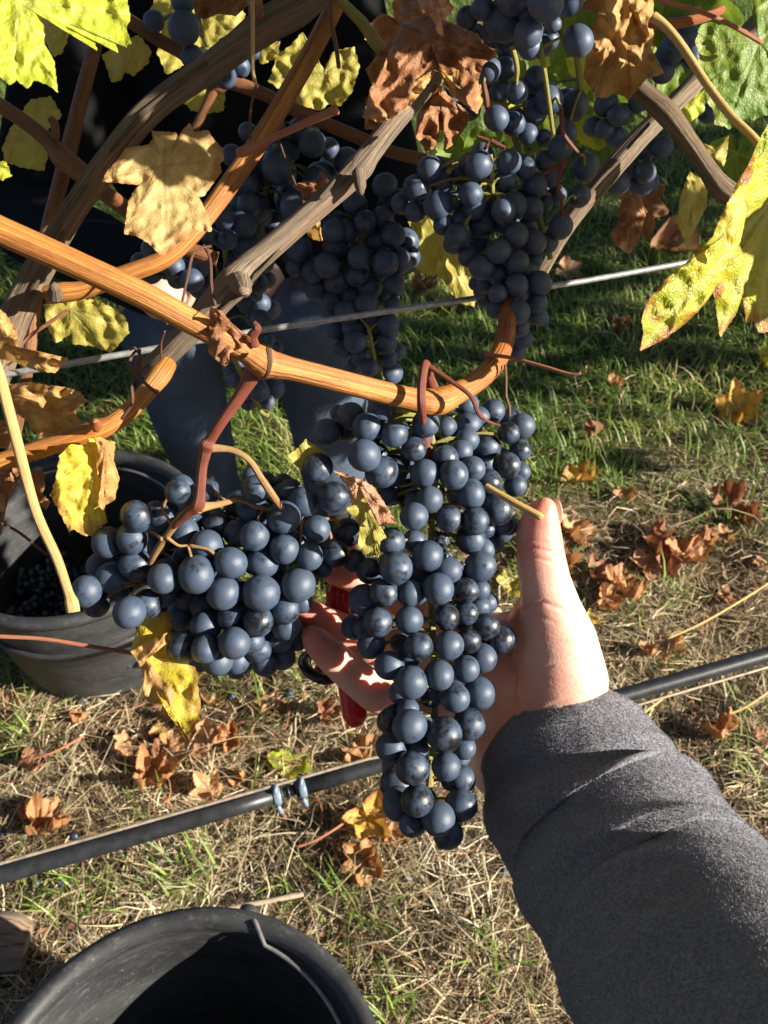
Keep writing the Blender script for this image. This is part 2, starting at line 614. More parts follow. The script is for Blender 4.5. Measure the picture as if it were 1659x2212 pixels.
def vine_leaf_mesh(name, mat, seed, crumple=0.05, curl=0.15, fold=0.2, n=96, rings=9):
    """unit leaf in its own plane, junction at the origin, tip along +Y"""
    rng = random.Random(seed)
    out = leaf_outline(n, rng)
    tips = [Vector((math.sin(math.radians(a)) * r, math.cos(math.radians(a)) * r)) for a, r in ((0, 1), (55, .9), (-55, .9), (114, .74), (-114, .74))]
    V, E, W = [], [], []
    c0 = Vector((0, 0))
    ca = [rng.uniform(-1, 1) for _ in range(6)]

    def put(q, t):
        th = math.atan2(q.x, q.y)
        z = fold * abs(q.x) * 0.6
        z += crumple * 1.6 * fbm(Vector((q.x * 2.3, q.y * 2.3, seed * 3.1)), 3)
        z += crumple * 1.8 * (abs(noise.noise(Vector((q.x * 3.4, q.y * 3.4, seed * 7.7)))) - 0.2)
        z += curl * t * t * (1 + 0.9 * ca[0] * math.cos(th * 2 + ca[1] * 3) + 0.7 * ca[2] * math.sin(3 * th + ca[3] * 3))
        vv = vein_value(q, c0, tips, 0.02, 0.18)
        shr = 1 - 0.25 * max(0, curl) * t * t
        V.append(Vector((q.x * shr, q.y * shr, z)))
        E.append(t); W.append(vv)
    put(c0, 0)
    for r in range(1, rings + 1):
        t = (r / rings) ** 0.9
        for k in range(n):
            put(out[k] * t, t)
    F = [(0, 1 + (k + 1) % n, 1 + k) for k in range(n)]
    for r in range(rings - 1):
        a, b = 1 + r * n, 1 + (r + 1) * n
        for k in range(n):
            k2 = (k + 1) % n
            F.append((a + k, a + k2, b + k2, b + k))
    me = bpy.data.meshes.new(name)
    me.from_pydata([tuple(v) for v in V], [], F)
    for nm, dat in (('edge', E), ('vein', W)):
        at = me.attributes.new(nm, 'FLOAT', 'POINT')
        at.data.foreach_set('value', dat)
    me.polygons.foreach_set('use_smooth', [True] * len(me.polygons))
    me.materials.append(mat)
    return me


def mat_scaled(src, f):
    return src


# ------------------------------------------------------------------ ground, straw, grass
def mat_ground():
    g = G('soil')
    oc = g.coord('Object')
    a = g.noise(oc, 6, 6, 0.65)
    b = g.noise(oc, 55, 6, 0.7)
    q = g.n('VectorMath', {'operation': 'DOT_PRODUCT'})
    g.put(q.inputs[0], oc); g.put(q.inputs[1], tuple(ROW_N))
    qd = g.math('ADD', q.outputs['Value'], g.math('MULTIPLY', g.math('SUBTRACT', a, 0.5), 0.6))
    soil = g.mix(g.step(b, 0.35, 0.65), (0.05, 0.036, 0.022), (0.22, 0.165, 0.095))
    turf = g.mix(g.step(b, 0.35, 0.65), (0.03, 0.045, 0.012), (0.10, 0.13, 0.04))
    turf = g.mix(g.step(a, 0.55, 0.7, 0, 0.6), turf, (0.16, 0.13, 0.07))
    col = g.mix(g.step(qd, 1.05, 1.45), soil, turf)
    return g.done(g.pbr(Base_Color=col, Roughness=1.0, Specular_IOR_Level=0.05, Normal=g.bump(b, 0.8, 0.012)))


def ground_z(x, y):
    f = max(0.0, 1 - (abs(x) + abs(y)) / 9)
    return f * (0.020 * noise.noise(Vector((x * 2.3, y * 2.3, 4))) + 0.012 * noise.noise(Vector((x * 7, y * 7, 1))))


def build_ground():
    near = list(np.linspace(-4, 5, 110))
    xs = [-150, -60, -25, -12, -7] + near + [8, 13, 26, 60, 150]
    V = [(x, y, ground_z(x, y)) for y in xs for x in xs]
    m = len(xs)
    F = [(j * m + i, j * m + i + 1, (j + 1) * m + i + 1, (j + 1) * m + i) for j in range(m - 1) for i in range(m - 1)]
    me = bpy.data.meshes.new('ground')
    me.from_pydata(V, [], F)
    o = link_mesh('ground', me, mat_ground())
    o['kind'] = 'structure'


build_ground()


def ribbon_mesh(name, base, length, az, lift, width, bend, rnd, hue, mat, kseg=3, flat=False, twist=None):
    """many thin blades at once (numpy). base (n,3); az heading; lift start angle above the ground; bend how the angle changes"""
    n = len(base)
    pos = np.array(base, float)
    ang = np.array(lift, float)
    dirh = np.stack([np.cos(az), np.sin(az), np.zeros(n)], 1)
    side = np.stack([-np.sin(az), np.cos(az), np.zeros(n)], 1)
    if twist is not None:
        side = side * np.cos(twist)[:, None] + np.array([0, 0, 1.0]) * np.sin(twist)[:, None]
    rows = []
    azc = np.array(az, float)
    for k in range(kseg + 1):
        wv = width * (1 - 0.92 * (k / kseg) ** 1.6)
        rows.append(pos - side * wv[:, None] / 2)
        rows.append(pos + side * wv[:, None] / 2)
        dirh = np.stack([np.cos(azc), np.sin(azc), np.zeros(n)], 1)
        stp = (length / kseg)[:, None]
        pos = pos + stp * (dirh * np.cos(ang)[:, None] + np.array([0, 0, 1.0]) * np.sin(ang)[:, None])
        ang = ang + bend
        if flat:
            azc = azc + np.random.normal(0, 0.35, n)
            pos[:, 2] = np.maximum(pos[:, 2], base[:, 2] + 0.001)
    R = len(rows)
    V = np.stack(rows, 1).reshape(-1, 3)
    faces = []
    idx = np.arange(n) * R
    for k in range(kseg):
        a = idx + 2 * k
        faces.append(np.stack([a, a + 1, a + 3, a + 2], 1))
    Fq = np.stack(faces, 1).reshape(-1, 4)
    me = bpy.data.meshes.new(name)
    me.vertices.add(len(V))
    me.vertices.foreach_set('co', V.ravel())
    me.loops.add(len(Fq) * 4)
    me.loops.foreach_set('vertex_index', Fq.ravel().astype(np.int32))
    me.polygons.add(len(Fq))
    me.polygons.foreach_set('loop_start', np.arange(0, len(Fq) * 4, 4, dtype=np.int32))
    me.update(calc_edges=True)
    for nm, dat in (('rnd', rnd), ('hue', hue)):
        at = me.attributes.new(nm, 'FLOAT', 'POINT')
        at.data.foreach_set('value', np.repeat(dat, R).astype(np.float32))
    o = link_mesh(name, me, mat, None, False)
    o['kind'] = 'stuff'
    return o


def mat_blade(name, stops, trans=0.35, rough=0.5):
    g = G(name)
    col = g.ramp(g.attr('rnd'), *stops)
    hue = g.attr('hue')
    col = g.mix(1.0, col, g.ramp(hue, (0.0, 0.55), (1.0, 1.35)), 'MULTIPLY')
    d = g.pbr(Base_Color=col, Roughness=rough)
    tr = g.n('BsdfTranslucent', None, Color=col).outputs[0]
    mx = g.n('MixShader', None, Fac=trans)
    g.put(mx.inputs[1], d); g.put(mx.inputs[2], tr)
    return g.done(mx.outputs[0])


def qdist(x, y):
    return (x - ROW_O.x) * ROW_N.x + (y - ROW_O.y) * ROW_N.y


def patchy(x, y, s, f=2.6):
    return np.array([noise.noise(Vector((a * f, b * f, s))) for a, b in zip(x, y)])


def build_grass():
    n = 230000
    # denser close by
    y = 0.0 + 7.5 * np.random.rand(n) ** 1.55
    x = (np.random.rand(n) - 0.5) * 2 * (0.9 + 0.62 * y) + 0.12
    q = qdist(x, y)
    pn = patchy(x, y, 2.2)
    pn2 = patchy(x, y, 8.1, 7.0)
    pr = np.clip((q + 0.34 * pn + 0.20 * pn2 - 0.58) / 0.42, 0, 1) ** 1.3
    keep = np.random.rand(n) < pr * (0.45 + 0.55 * np.clip(0.7 + 1.6 * pn2, 0, 1))
    x, y = x[keep], y[keep]
    # tufts in the straw
    tx, ty = [], []
    for u, v, c in ((430, 1885, 60), (350, 1895, 34), (400, 1920, 40), (735, 1930, 46), (775, 1985, 50), (700, 1960, 30), (815, 2060, 44), (640, 1920, 20), (130, 1925, 80), (200, 1950, 60), (60, 1900, 34),
                    (1065, 2090, 40), (1080, 2075, 24), (840, 2170, 50), (870, 2200, 40), (300, 1745, 40), (480, 1500, 46), (465, 1470, 30), (640, 1490, 40), (560, 1560, 30), (40, 1600, 60), (20, 1450, 160), (90, 1480, 120),
                    (1180, 1340, 60), (1150, 1180, 120), (1460, 1290, 70), (1350, 1330, 60), (1420, 1440, 40), (1600, 1640, 40), (1620, 1700, 30), (1150, 1260, 100), (860, 1700, 30), (1610, 1540, 30), (540, 1740, 30), (1240, 1250, 40)):
        g0 = GP(u, v)
        for _ in range(int(c * .42)):
            tx.append(g0.x + random.gauss(0, 0.022)); ty.append(g0.y + random.gauss(0, 0.022))
    nt = len(tx)
    x = np.concatenate([x, tx]); y = np.concatenate([y, ty])
    m = len(x)
    z = np.array([ground_z(a, b) for a, b in zip(x, y)])
    ln = np.random.uniform(0.035, 0.085, m) * np.where(np.random.rand(m) < 0.08, 1.7, 1.0)
    pt = patchy(x, y, 5.0, 3.4)
    rnd = np.clip(0.42 + 0.5 * pt + np.random.normal(0, 0.17, m), 0, 1)
    ribbon_mesh('grass', np.stack([x, y, z], 1), ln, np.random.rand(m) * 6.283, np.random.uniform(0.35, 1.5, m),
                np.random.uniform(0.0022, 0.0050, m), np.random.uniform(-0.65, -0.05, m), rnd, np.random.rand(m),
                mat_blade('grass_blade', ((0.0, (0.075, 0.125, 0.024)), (0.35, (0.17, 0.27, 0.045)), (0.62, (0.30, 0.40, 0.08)), (0.8, (0.46, 0.45, 0.16)), (1.0, (0.60, 0.50, 0.26)))))


def build_straw():
    n = 165000
    y = -0.15 + 3.4 * np.random.rand(n) ** 1.25
    x = (np.random.rand(n) - 0.5) * 2 * (0.85 + 0.62 * np.maximum(y, 0)) + 0.1
    q = qdist(x, y)
    pn = patchy(x, y, 4.4)
    pr = np.clip((1.06 - q + 0.32 * pn) / 0.5, 0.10, 1)
    keep = np.random.rand(n) < pr
    x, y = x[keep], y[keep]
    m = len(x)
    z = np.array([ground_z(a, b) for a, b in zip(x, y)]) + np.abs(np.random.normal(0, 0.007, m))
    ln = np.random.uniform(0.02, 0.085, m) * np.where(np.random.rand(m) < 0.05, 2.0, 1.0)
    pt = patchy(x, y, 9.0, 5.0)
    rnd = np.clip(0.55 + 0.45 * pt + np.random.normal(0, 0.24, m), 0, 1)
    ribbon_mesh('dry_grass', np.stack([x, y, z], 1), ln, np.random.rand(m) * 6.283, np.random.uniform(-0.10, 0.42, m),
                np.random.uniform(0.0010, 0.0028, m), np.random.uniform(-0.32, 0.10, m), rnd, np.random.rand(m),
                mat_blade('straw', ((0.0, (0.045, 0.03, 0.018)), (0.25, (0.17, 0.12, 0.065)), (0.5, (0.46, 0.35, 0.195)), (0.75, (0.66, 0.53, 0.32)), (1.0, (0.80, 0.70, 0.50))), 0.2, 0.6), flat=True,
                twist=np.random.normal(0, 0.5, m))
    # red-brown leaf stalks lying in the straw
    k = 420
    y = 0.1 + 1.6 * np.random.rand(k)
    x = (np.random.rand(k) - 0.5) * 2 * (0.85 + 0.55 * y) + 0.1
    z = np.array([ground_z(a, b) for a, b in zip(x, y)]) + 0.016
    ribbon_mesh('leaf_stalk_litter', np.stack([x, y, z], 1), np.random.uniform(0.04, 0.12, k), np.random.rand(k) * 6.283, np.random.uniform(-0.05, 0.2, k),
                np.random.uniform(0.0016, 0.003, k), np.random.uniform(-0.15, 0.0, k), np.random.rand(k), np.random.rand(k),
                mat_blade('stalk', ((0.0, (0.20, 0.07, 0.035)), (0.5, (0.48, 0.20, 0.09)), (1.0, (0.55, 0.30, 0.15))), 0.1, 0.5), kseg=4, flat=True)
    # crumbs of leaf and bark between the stems
    k = 9000
    y = -0.1 + 2.2 * np.random.rand(k)
    x = (np.random.rand(k) - 0.5) * 2 * (0.85 + 0.6 * np.maximum(y, 0)) + 0.1
    z = np.array([ground_z(a, b) for a, b in zip(x, y)]) + np.random.uniform(0.001, 0.014, k)
    ribbon_mesh('leaf_crumbs', np.stack([x, y, z], 1), np.random.uniform(0.005, 0.016, k), np.random.rand(k) * 6.283, np.random.uniform(-0.4, 0.7, k),
                np.random.uniform(0.004, 0.012, k), np.random.uniform(-0.5, 0.5, k), np.random.rand(k), np.random.rand(k),
                mat_blade('crumb', ((0.0, (0.05, 0.03, 0.02)), (0.5, (0.22, 0.11, 0.06)), (0.85, (0.40, 0.22, 0.11)), (1.0, (0.30, 0.07, 0.05))), 0.15, 0.7), kseg=2)


build_grass()
build_straw()

# ------------------------------------------------------------------ grape bunches
def grape_mesh(name, mat, seed, seg=22, rng=14):
    bm = bmesh.new()
    bmesh.ops.create_uvsphere(bm, u_segments=seg, v_segments=rng, radius=1.0)
    r = random.Random(seed)
    e = r.uniform(1.0, 1.09)
    for v in bm.verts:
        p = v.co.copy()
        k = 1 + 0.022 * noise.noise(p * 1.3 + Vector((seed, 0, 0)))
        v.co = p * k
        if p.z > 0.97:
            v.co.z -= 0.02
        v.co.z *= e
    me = bpy.data.meshes.new(name)
    bm.to_mesh(me); bm.free()
    me.materials.append(mat)
    me.polygons.foreach_set('use_smooth', [True] * len(me.polygons))
    return me


GM = [grape_mesh('grape', M_GRAPE, i * 3.7) for i in range(5)]
GM2 = [grape_mesh('grape', M_GRAPE2, i * 5.1 + 2) for i in range(5)]


def add_grape(p, r, parent, meshes, toward=None):
    o = bpy.data.objects.new('grape', random.choice(meshes))
    COL.objects.link(o)
    if toward is not None:
        q = toward.to_track_quat('Z', 'Y')
        o.rotation_euler = (q @ Euler((random.gauss(0, .45), random.gauss(0, .45), random.random() * 6.28)).to_quaternion()).to_euler()
    else:
        o.rotation_euler = (random.random() * 6.28, random.random() * 6.28, random.random() * 6.28)
    o.location = p
    o.scale = (r, r, r)
    adopt(o, parent)
    return o


def region(ox, oy, s):
    """a crop of the photograph: turns its own coordinates into picture units"""
    k = 2448 / 1659.0
    return lambda x, y: ((ox + x * s) / k, (oy + y * s) / k)


RA = region(960, 1220, 760 / 1659); SA = 760 / 2448
RB = region(1060, 1940, 600 / 1659); SB = 600 / 2448
RC = region(220, 1480, 960 / 1659); SC = 960 / 2448
RD = region(1220, 0, 720 / 1659); SD = 720 / 2448
RE = region(1260, 480, 700 / 1659); SE = 700 / 2448
RF = region(600, 480, 800 / 1659); SF = 800 / 2448
R1 = region(0, 0, 1224 / 1659); R2 = region(1224, 0, 1224 / 1659); R3 = region(0, 816, 1224 / 1659)
R4 = region(1224, 816, 1224 / 1659); R5 = region(0, 1632, 1224 / 1659); R6 = region(1224, 1632, 1224 / 1659); R7 = region(0, 2448, 1224 / 1659)
SH = 0.5


def conv(lst, fn, sc):
    return [(*fn(x, y), r * sc, l) for x, y, r, l in lst]


def bunch(label, berries, plane, axis, stem_paths, meshes, fill=0, layer=0.0105, stem_mat=None, group='bunches of black grapes on the vine', fillback=0.016, raisins=(), reds=(), tilt=0.0):
    """berries: (u, v, r, layer) in picture units; plane = (v0, depth0, v1, depth1): the bunch's front; axis: polyline (u, v) of its stem"""
    v0, d0, v1, d1 = plane

    def pd(v):
        return d0 + (d1 - d0) * (v - v0) / (v1 - v0)

    def ax(v):
        for (a, b), (c, d) in zip(axis[:-1], axis[1:]):
            if v <= d:
                return a + (c - a) * max(0, (v - b)) / max(1e-6, d - b)
        return axis[-1][0]
    us = [b[0] for b in berries]
    halfw = max(1.0, (max(us) - min(us)) / 2)
    L = []
    for u, v, r, l in berries:
        dx = abs(u - ax(v)) / halfw
        L.append([u, v, r, pd(v) + layer * l + 0.010 * dx * dx + tilt * (u - ax(v)) / halfw])
    nb = len(L)
    for i in range(fill):
        b = L[random.randrange(nb)]
        a = ax(b[1])
        L.append([b[0] + (a - b[0]) * random.uniform(0.05, 0.5) + random.gauss(0, 8), b[1] + random.gauss(0, 14), b[2] * random.uniform(0.85, 1.0), pd(b[1]) + fillback + tilt * (b[0] - a) / halfw + random.uniform(0, 0.014)])
    # berries that would sink into each other: the deeper one gives way, along its line of sight
    for it in range(32):
        moved = False
        L.sort(key=lambda b: b[3])
        pos = [P(b[0], b[1], b[3]) for b in L]
        rad = [b[2] * b[3] / K for b in L]
        for i in range(len(L)):
            for j in range(i):
                dd = (pos[i] - pos[j]).length
                need = 0.90 * (rad[i] + rad[j])
                if dd < need:
                    L[i][3] += min(0.6 * (need - dd), 0.002)
                    pos[i] = P(L[i][0], L[i][1], L[i][3])
                    moved = True
        if not moved:
            break
    top = P(axis[0][0], axis[0][1], pd(axis[0][1]) + 0.02)
    e = empty('grape_bunch', top, label, 'grape bunch', group)
    mid = sum((P(b[0], b[1], b[3]) for b in L), Vector()) / len(L)
    geos = []
    axis3 = [P(a, b, pd(b) + 0.022) for a, b in axis]
    fine = catmull([(p, 0.0016) for p in axis3], 10)
    geos.append(tube_geo(fine, 7, node_disp(3, 0.1)))
    apts = [p for p, _ in fine]
    for path in stem_paths:
        pg = tube_geo(catmull(path, 8), 12, node_disp(random.random() * 9, 0.06))
        if path in reds:
            geo_obj('peduncle', pg, M_PED_RED, e)
        else:
            geos.append(pg)
        if path not in reds or fill < 20:
            apts += [p for p, _ in catmull(path, 5)]
    for b in L:
        p = P(b[0], b[1], b[3])
        r = b[2] * b[3] / K
        a = min(apts, key=lambda q: (q - p).length)
        out = (p - a)
        if out.length < 1e-4:
            out = Vector((0, -1, 0))
        toward = (out.normalized() + Vector((0, 0, -0.4)) + 0.35 * (EYE - p).normalized()).normalized()
        add_grape(p, r, e, meshes, toward)
        if out.length < 0.040 and random.random() < 0.8:
            m = (a + p) / 2 + Vector((0, 0, 0.003))
            geos.append(tube_geo(catmull([(a, 0.0009), (m, 0.0006), (p - out.normalized() * r * 0.9, 0.0011)], 3), 5))
    st = geo_obj('stem', merge(geos), stem_mat or M_PED_GREEN, e)
    for u, v, r, d in raisins:
        bm = bmesh.new()
        bmesh.ops.create_icosphere(bm, subdivisions=3, radius=1.0)
        for vv in bm.verts:
            k = abs(noise.noise(vv.co * 2.3 + Vector((u, v, 0)))) * 1.6 + 0.45
            vv.co *= k
        o = bm_obj('raisin', bm, M_RAISIN, e)
        o.location = P(u, v, d)
        s = r * d / K
        o.scale = (s, s, s)
    return e


MAIN = conv([(600, 145, 80, 1.2), (545, 192, 88, 0.2), (345, 230, 97, 0.9), (262, 215, 62, 2), (455, 310, 102, 0), (180, 345, 97, 1), (648, 357, 96, 0), (868, 285, 98, 0), (760, 270, 60, 3),
             (1010, 310, 75, 2), (905, 430, 80, 1.5), (785, 457, 90, 0.5), (438, 505, 115, 0), (560, 620, 115, 0.7), (660, 560, 98, 1.5), (115, 595, 105, 0.5), (225, 795, 110, 0.5), (1150, 150, 85, 2),
             (1335, 200, 85, 1.5), (1165, 295, 98, 0.7), (1150, 400, 88, 0.8), (1535, 300, 90, 1.4), (1445, 350, 77, 0.8), (1525, 467, 75, 1.6), (1430, 575, 97, 0.8), (1290, 450, 98, 1.4), (1110, 480, 85, 0.9),
             (1005, 525, 93, 0.5), (1060, 640, 105, 0), (1190, 600, 92, 0.6), (1300, 695, 98, 1), (1285, 560, 80, 2), (1530, 620, 65, 2), (1490, 715, 80, 1.2), (860, 635, 105, 0.4), (1180, 775, 105, 0.3),
             (890, 812, 98, 0.4), (785, 930, 100, 0), (1028, 945, 95, 0.5), (1210, 960, 103, 0), (1365, 880, 110, 0.4), (1400, 985, 80, 1), (1440, 990, 75, 1.7), (1285, 1020, 65, 1.2), (790, 1100, 82, 0.6),
             (625, 1105, 100, 0.5), (880, 1205, 110, 0.5), (660, 1290, 118, 0), (1180, 1090, 105, 0.8), (1320, 1110, 75, 1.6), (1345, 1120, 70, 2), (1245, 1280, 110, 0.5), (1265, 1160, 90, 1.5), (1015, 1310, 100, 0.8),
             (955, 1435, 110, 0), (575, 1465, 98, 0.6), (760, 1465, 95, 0.6), (1145, 1445, 90, 0.5), (1240, 1440, 75, 1.2), (480, 1310, 95, 1.4), (440, 1510, 110, 1.2), (590, 780, 80, 2), (720, 720, 90, 2.5), (1290, 1530, 80, 1.8),
             (370, 1240, 80, 2)], RA, SA) + \
    conv([(400, 120, 135, 0.5), (675, 100, 125, 0.5), (1000, 75, 120, 0.5), (1175, 40, 110, 0.9), (1355, 155, 118, 0.7), (1490, 270, 125, 2), (760, 335, 128, 0), (1025, 325, 132, 0), (1195, 285, 115, 0.7),
          (1320, 435, 130, 1), (500, 500, 130, 0.6), (690, 650, 150, 0.1), (940, 585, 132, 0), (1175, 530, 122, 0.6), (340, 320, 125, 1.2), (200, 160, 120, 1.5), (590, 300, 90, 1.6), (870, 760, 110, 1.5),
          (1080, 785, 130, 0.2), (1290, 740, 140, 0.6), (600, 740, 110, 1.2), (665, 890, 100, 0.8), (680, 1035, 150, 0), (1200, 1020, 145, 0.6), (985, 1110, 160, 0), (1150, 1220, 110, 1.2), (500, 990, 110, 1.5),
          (515, 1220, 135, 0.9), (740, 1240, 110, 1.0), (700, 1405, 150, 0.1), (1000, 1390, 130, 0.3), (1130, 1500, 125, 0.9), (560, 1400, 130, 1.6), (570, 1550, 150, 0.9), (745, 1690, 145, 0.1),
          (580, 1720, 145, 0.9), (1130, 1730, 145, 0.9), (930, 1850, 150, 0.2), (700, 1900, 115, 0.9), (1020, 1990, 130, 0.9)], RB, SB)
main_stem = [
    pxpath([(941, 853, 30, .395), (928, 815, 22, .385), (919, 786, 19, .378), (911, 830, 19, .372), (911, 885, 19, .374), (915, 930, 19, .40), (930, 1000, 16, .41)]),
    pxpath([(921, 788, 13, .379), (974, 823, 10, .378), (1016, 855, 10, .378), (1034, 893, 11, .38), (1054, 910, 7, .385), (1079, 919, 5, .39)]),
]
bunch('long bunch of black grapes held in the open hand', MAIN, (880, .395, 1800, .378), [(920, 900), (940, 1000), (930, 1200), (935, 1400), (940, 1560), (930, 1680), (925, 1760), (950, 1800)],
      main_stem, GM, fill=75, reds=main_stem, tilt=.014, stem_mat=M_PED_GREEN, group=None, raisins=[(*RA(980, 1090), 17, .402), (*RA(1015, 1200), 12, .40), (*RA(1110, 1275), 10, .40)])

LEFT = conv([(598, 150, 70, 0.3), (760, 150, 75, 0.8), (372, 287, 87, 0), (480, 270, 70, 1.2), (210, 430, 85, 0.7), (345, 410, 88, 0), (365, 553, 90, 0), (170, 560, 75, 1.4), (235, 625, 88, 0.2), (95, 700, 85, 0.3),
             (150, 770, 75, 0.9), (332, 815, 90, 0), (515, 630, 83, 0), (525, 720, 68, 0.9), (430, 770, 83, 0.7), (270, 700, 60, 1.5), (520, 310, 70, 1.8), (1028, 137, 80, 0), (1010, 250, 90, 1.2), (1182, 292, 92, 0),
             (1293, 207, 82, 0.3), (1220, 150, 70, 1.2), (1180, 110, 60, 1.8), (930, 380, 78, 0.6), (1020, 395, 82, 0.3), (1365, 357, 75, 0), (1535, 375, 80, 0.8), (1185, 467, 83, 0.2), (1325, 507, 75, 0),
             (1470, 495, 77, 0.1), (1400, 570, 55, 1), (1065, 545, 85, 0.6), (890, 543, 88, 0.1), (760, 450, 92, 0.8), (630, 370, 85, 1.5), (700, 607, 102, 0), (850, 712, 90, 0.1), (1058, 710, 103, 0),
             (1262, 665, 95, 0.1), (1285, 760, 60, 1), (1190, 800, 83, 0.3), (1040, 865, 87, 0.3), (1195, 890, 80, 0.7), (760, 780, 90, 0.7), (650, 720, 85, 1.2), (620, 830, 85, 1.2), (755, 890, 85, 0.6),
             (900, 840, 85, 0.9), (560, 860, 60, 1.6), (635, 910, 80, 1.2), (910, 985, 90, 0.1), (625, 1015, 85, 0.8), (750, 1015, 80, 0.5), (820, 1080, 85, 0.6), (1000, 970, 80, 1.0), (1150, 950, 90, 1.1),
             (1250, 950, 80, 1.5), (1040, 1020, 75, 1.2), (920, 1080, 75, 1.3), (1000, 1060, 70, 1.6), (1080, 1100, 70, 1.2), (1175, 1060, 75, 1.4), (940, 710, 70, 1.5), (1260, 440, 60, 1.6), (660, 520, 80, 1.8),
             (820, 330, 80, 1.6), (680, 250, 70, 1.6), (800, 290, 60, 2.2)], RC, SC)
left_stem = [
    pxpath([(552, 795, 45, .352), (520, 852, 29, .355), (478, 912, 24, .357), (455, 948, 25, .3595), (447, 964, 37, .36), (443, 980, 25, .3605), (437, 1010, 22, .362), (433, 1060, 22, .364), (428, 1092, 29, .3655), (410, 1106, 22, .367), (385, 1128, 16, .370), (372, 1142, 8, .372)]),
    pxpath([(430, 1096, 27, .366), (398, 1112, 18, .369), (366, 1150, 16, .374), (335, 1195, 16, .381), (318, 1230, 10, .388), (300, 1260, 5, .392)]),
    pxpath([(447, 968, 21, .36), (500, 972, 14, .362), (538, 994, 14, .364), (562, 1030, 16, .368), (585, 1065, 18, .372), (610, 1100, 13, .385)]),
    pxpath([(430, 1096, 24, .366), (470, 1090, 14, .375), (520, 1080, 11, .385), (570, 1100, 10, .39), (700, 1120, 6, .40)]),
    pxpath([(350, 1165, 9, .374), (330, 1150, 6, .378), (315, 1147, 6, .38)]),
    pxpath([(372, 1140, 9, .372), (362, 1118, 6, .374), (348, 1105, 6, .378)]),
    pxpath([(360, 1160, 9, .374), (385, 1178, 6, .376), (405, 1178, 5, .38)]),
]
bunch('shorter black grape bunch hanging free on a red stem above the left bucket', LEFT, (1060, .378, 1460, .388), [(440, 1105), (480, 1180), (500, 1280), (520, 1380), (540, 1430)], left_stem, GM, fill=52, reds=left_stem[:1], tilt=.012, stem_mat=M_PED_MIX, group=None)

UPR = conv([(945, -10, 115, 0.3), (1195, 20, 130, 0), (1370, 0, 110, 0.8), (895, 160, 140, 0.2), (1070, 240, 105, 0.7), (1080, 350, 85, 1.2), (730, 60, 80, 1.5), (1165, 340, 80, 1.5), (1250, 180, 60, 1.6), (1435, 300, 110, 1),
            (700, 300, 80, 1.8), (830, 250, 90, 2), (1070, 110, 70, 1.6), (1100, -130, 120, .5), (1320, -160, 120, .6), (880, -180, 120, .5), (1210, 250, 70, 2.2), (620, 130, 80, 2.4), (640, 250, 70, 2.6)], RD, SD)
bunch('grape bunch cut off by the top edge, between two dry brown leaves', UPR, (-40, .365, 150, .375), [(1140, -120), (1150, 0), (1160, 120)], [pxpath([(1150, 30, 16, .385), (1165, 90, 12, .39), (1180, 180, 10, .40), (1195, 290, 9, .42)])], GM2, fill=16, stem_mat=M_PED_GREEN)

MIDR = conv([(775, 515, 92, 0), (985, 680, 82, 0), (1225, 735, 102, 0), (1125, 575, 85, 0.8), (835, 870, 90, 0), (960, 910, 85, 0.5), (1405, 780, 105, 0.8), (500, 740, 90, 1.5), (1065, 985, 75, 0.8), (1180, 1005, 55, 1),
             (1120, 840, 80, 1), (1305, 1090, 92, 0), (1350, 980, 80, 0.7), (1490, 1230, 97, 0.3), (1190, 1180, 70, 1.2), (900, 500, 80, 1.8), (850, 680, 70, 2)], RD, SD) + \
    conv([(1250, 575, 92, 0.5), (1390, 345, 85, 0.6), (1170, 200, 75, 1.5)], RE, SE)
mid_stem = [
    pxpath([(*RD(940, 330), 10, .415), (*RD(965, 400), 12, .42), (*RD(985, 500), 12, .425), (*RD(980, 600), 9, .43)]),
    pxpath([(*RD(740, 610), 10, .43), (*RD(760, 720), 12, .432), (*RD(770, 820), 9, .436)]),
    pxpath([(*RD(1310, 800), 9, .428), (*RD(1315, 900), 10, .428), (*RD(1330, 990), 9, .43), (*RD(1450, 1140), 7, .436)]),
    pxpath([(*RD(1420, 400), 13, .45), (*RD(1440, 520), 14, .452), (*RD(1455, 660), 13, .455)]),
    pxpath([(*RD(1340, 1190), 12, .436), (*RD(1310, 1210), 12, .438), (*RD(1160, 1290), 7, .44)]),
    pxpath([(*RD(1330, 1200), 12, .436), (*RE(1240, 180), 8, .44), (*RE(1230, 300), 8, .442), (*RE(1255, 400), 6, .445), (*RE(1262, 500), 6, .448)]),
    pxpath([(*RD(790, 1030), 10, .432), (*RD(900, 1090), 8, .432)]), pxpath([(*RD(790, 1030), 10, .432), (*RD(745, 1100), 8, .434)]), pxpath([(*RD(690, 1000), 6, .432), (*RD(790, 1035), 8, .432)]),
]
bunch('sparse loose grape bunch with bare red stalks below the topmost bunch', MIDR, (200, .435, 600, .452), [(1060, 120), (1100, 260), (1150, 420), (1190, 560)], mid_stem, GM2, fill=16, fillback=.024, tilt=.008, reds=mid_stem[1:3] + mid_stem[4:], stem_mat=M_PED_GREEN)

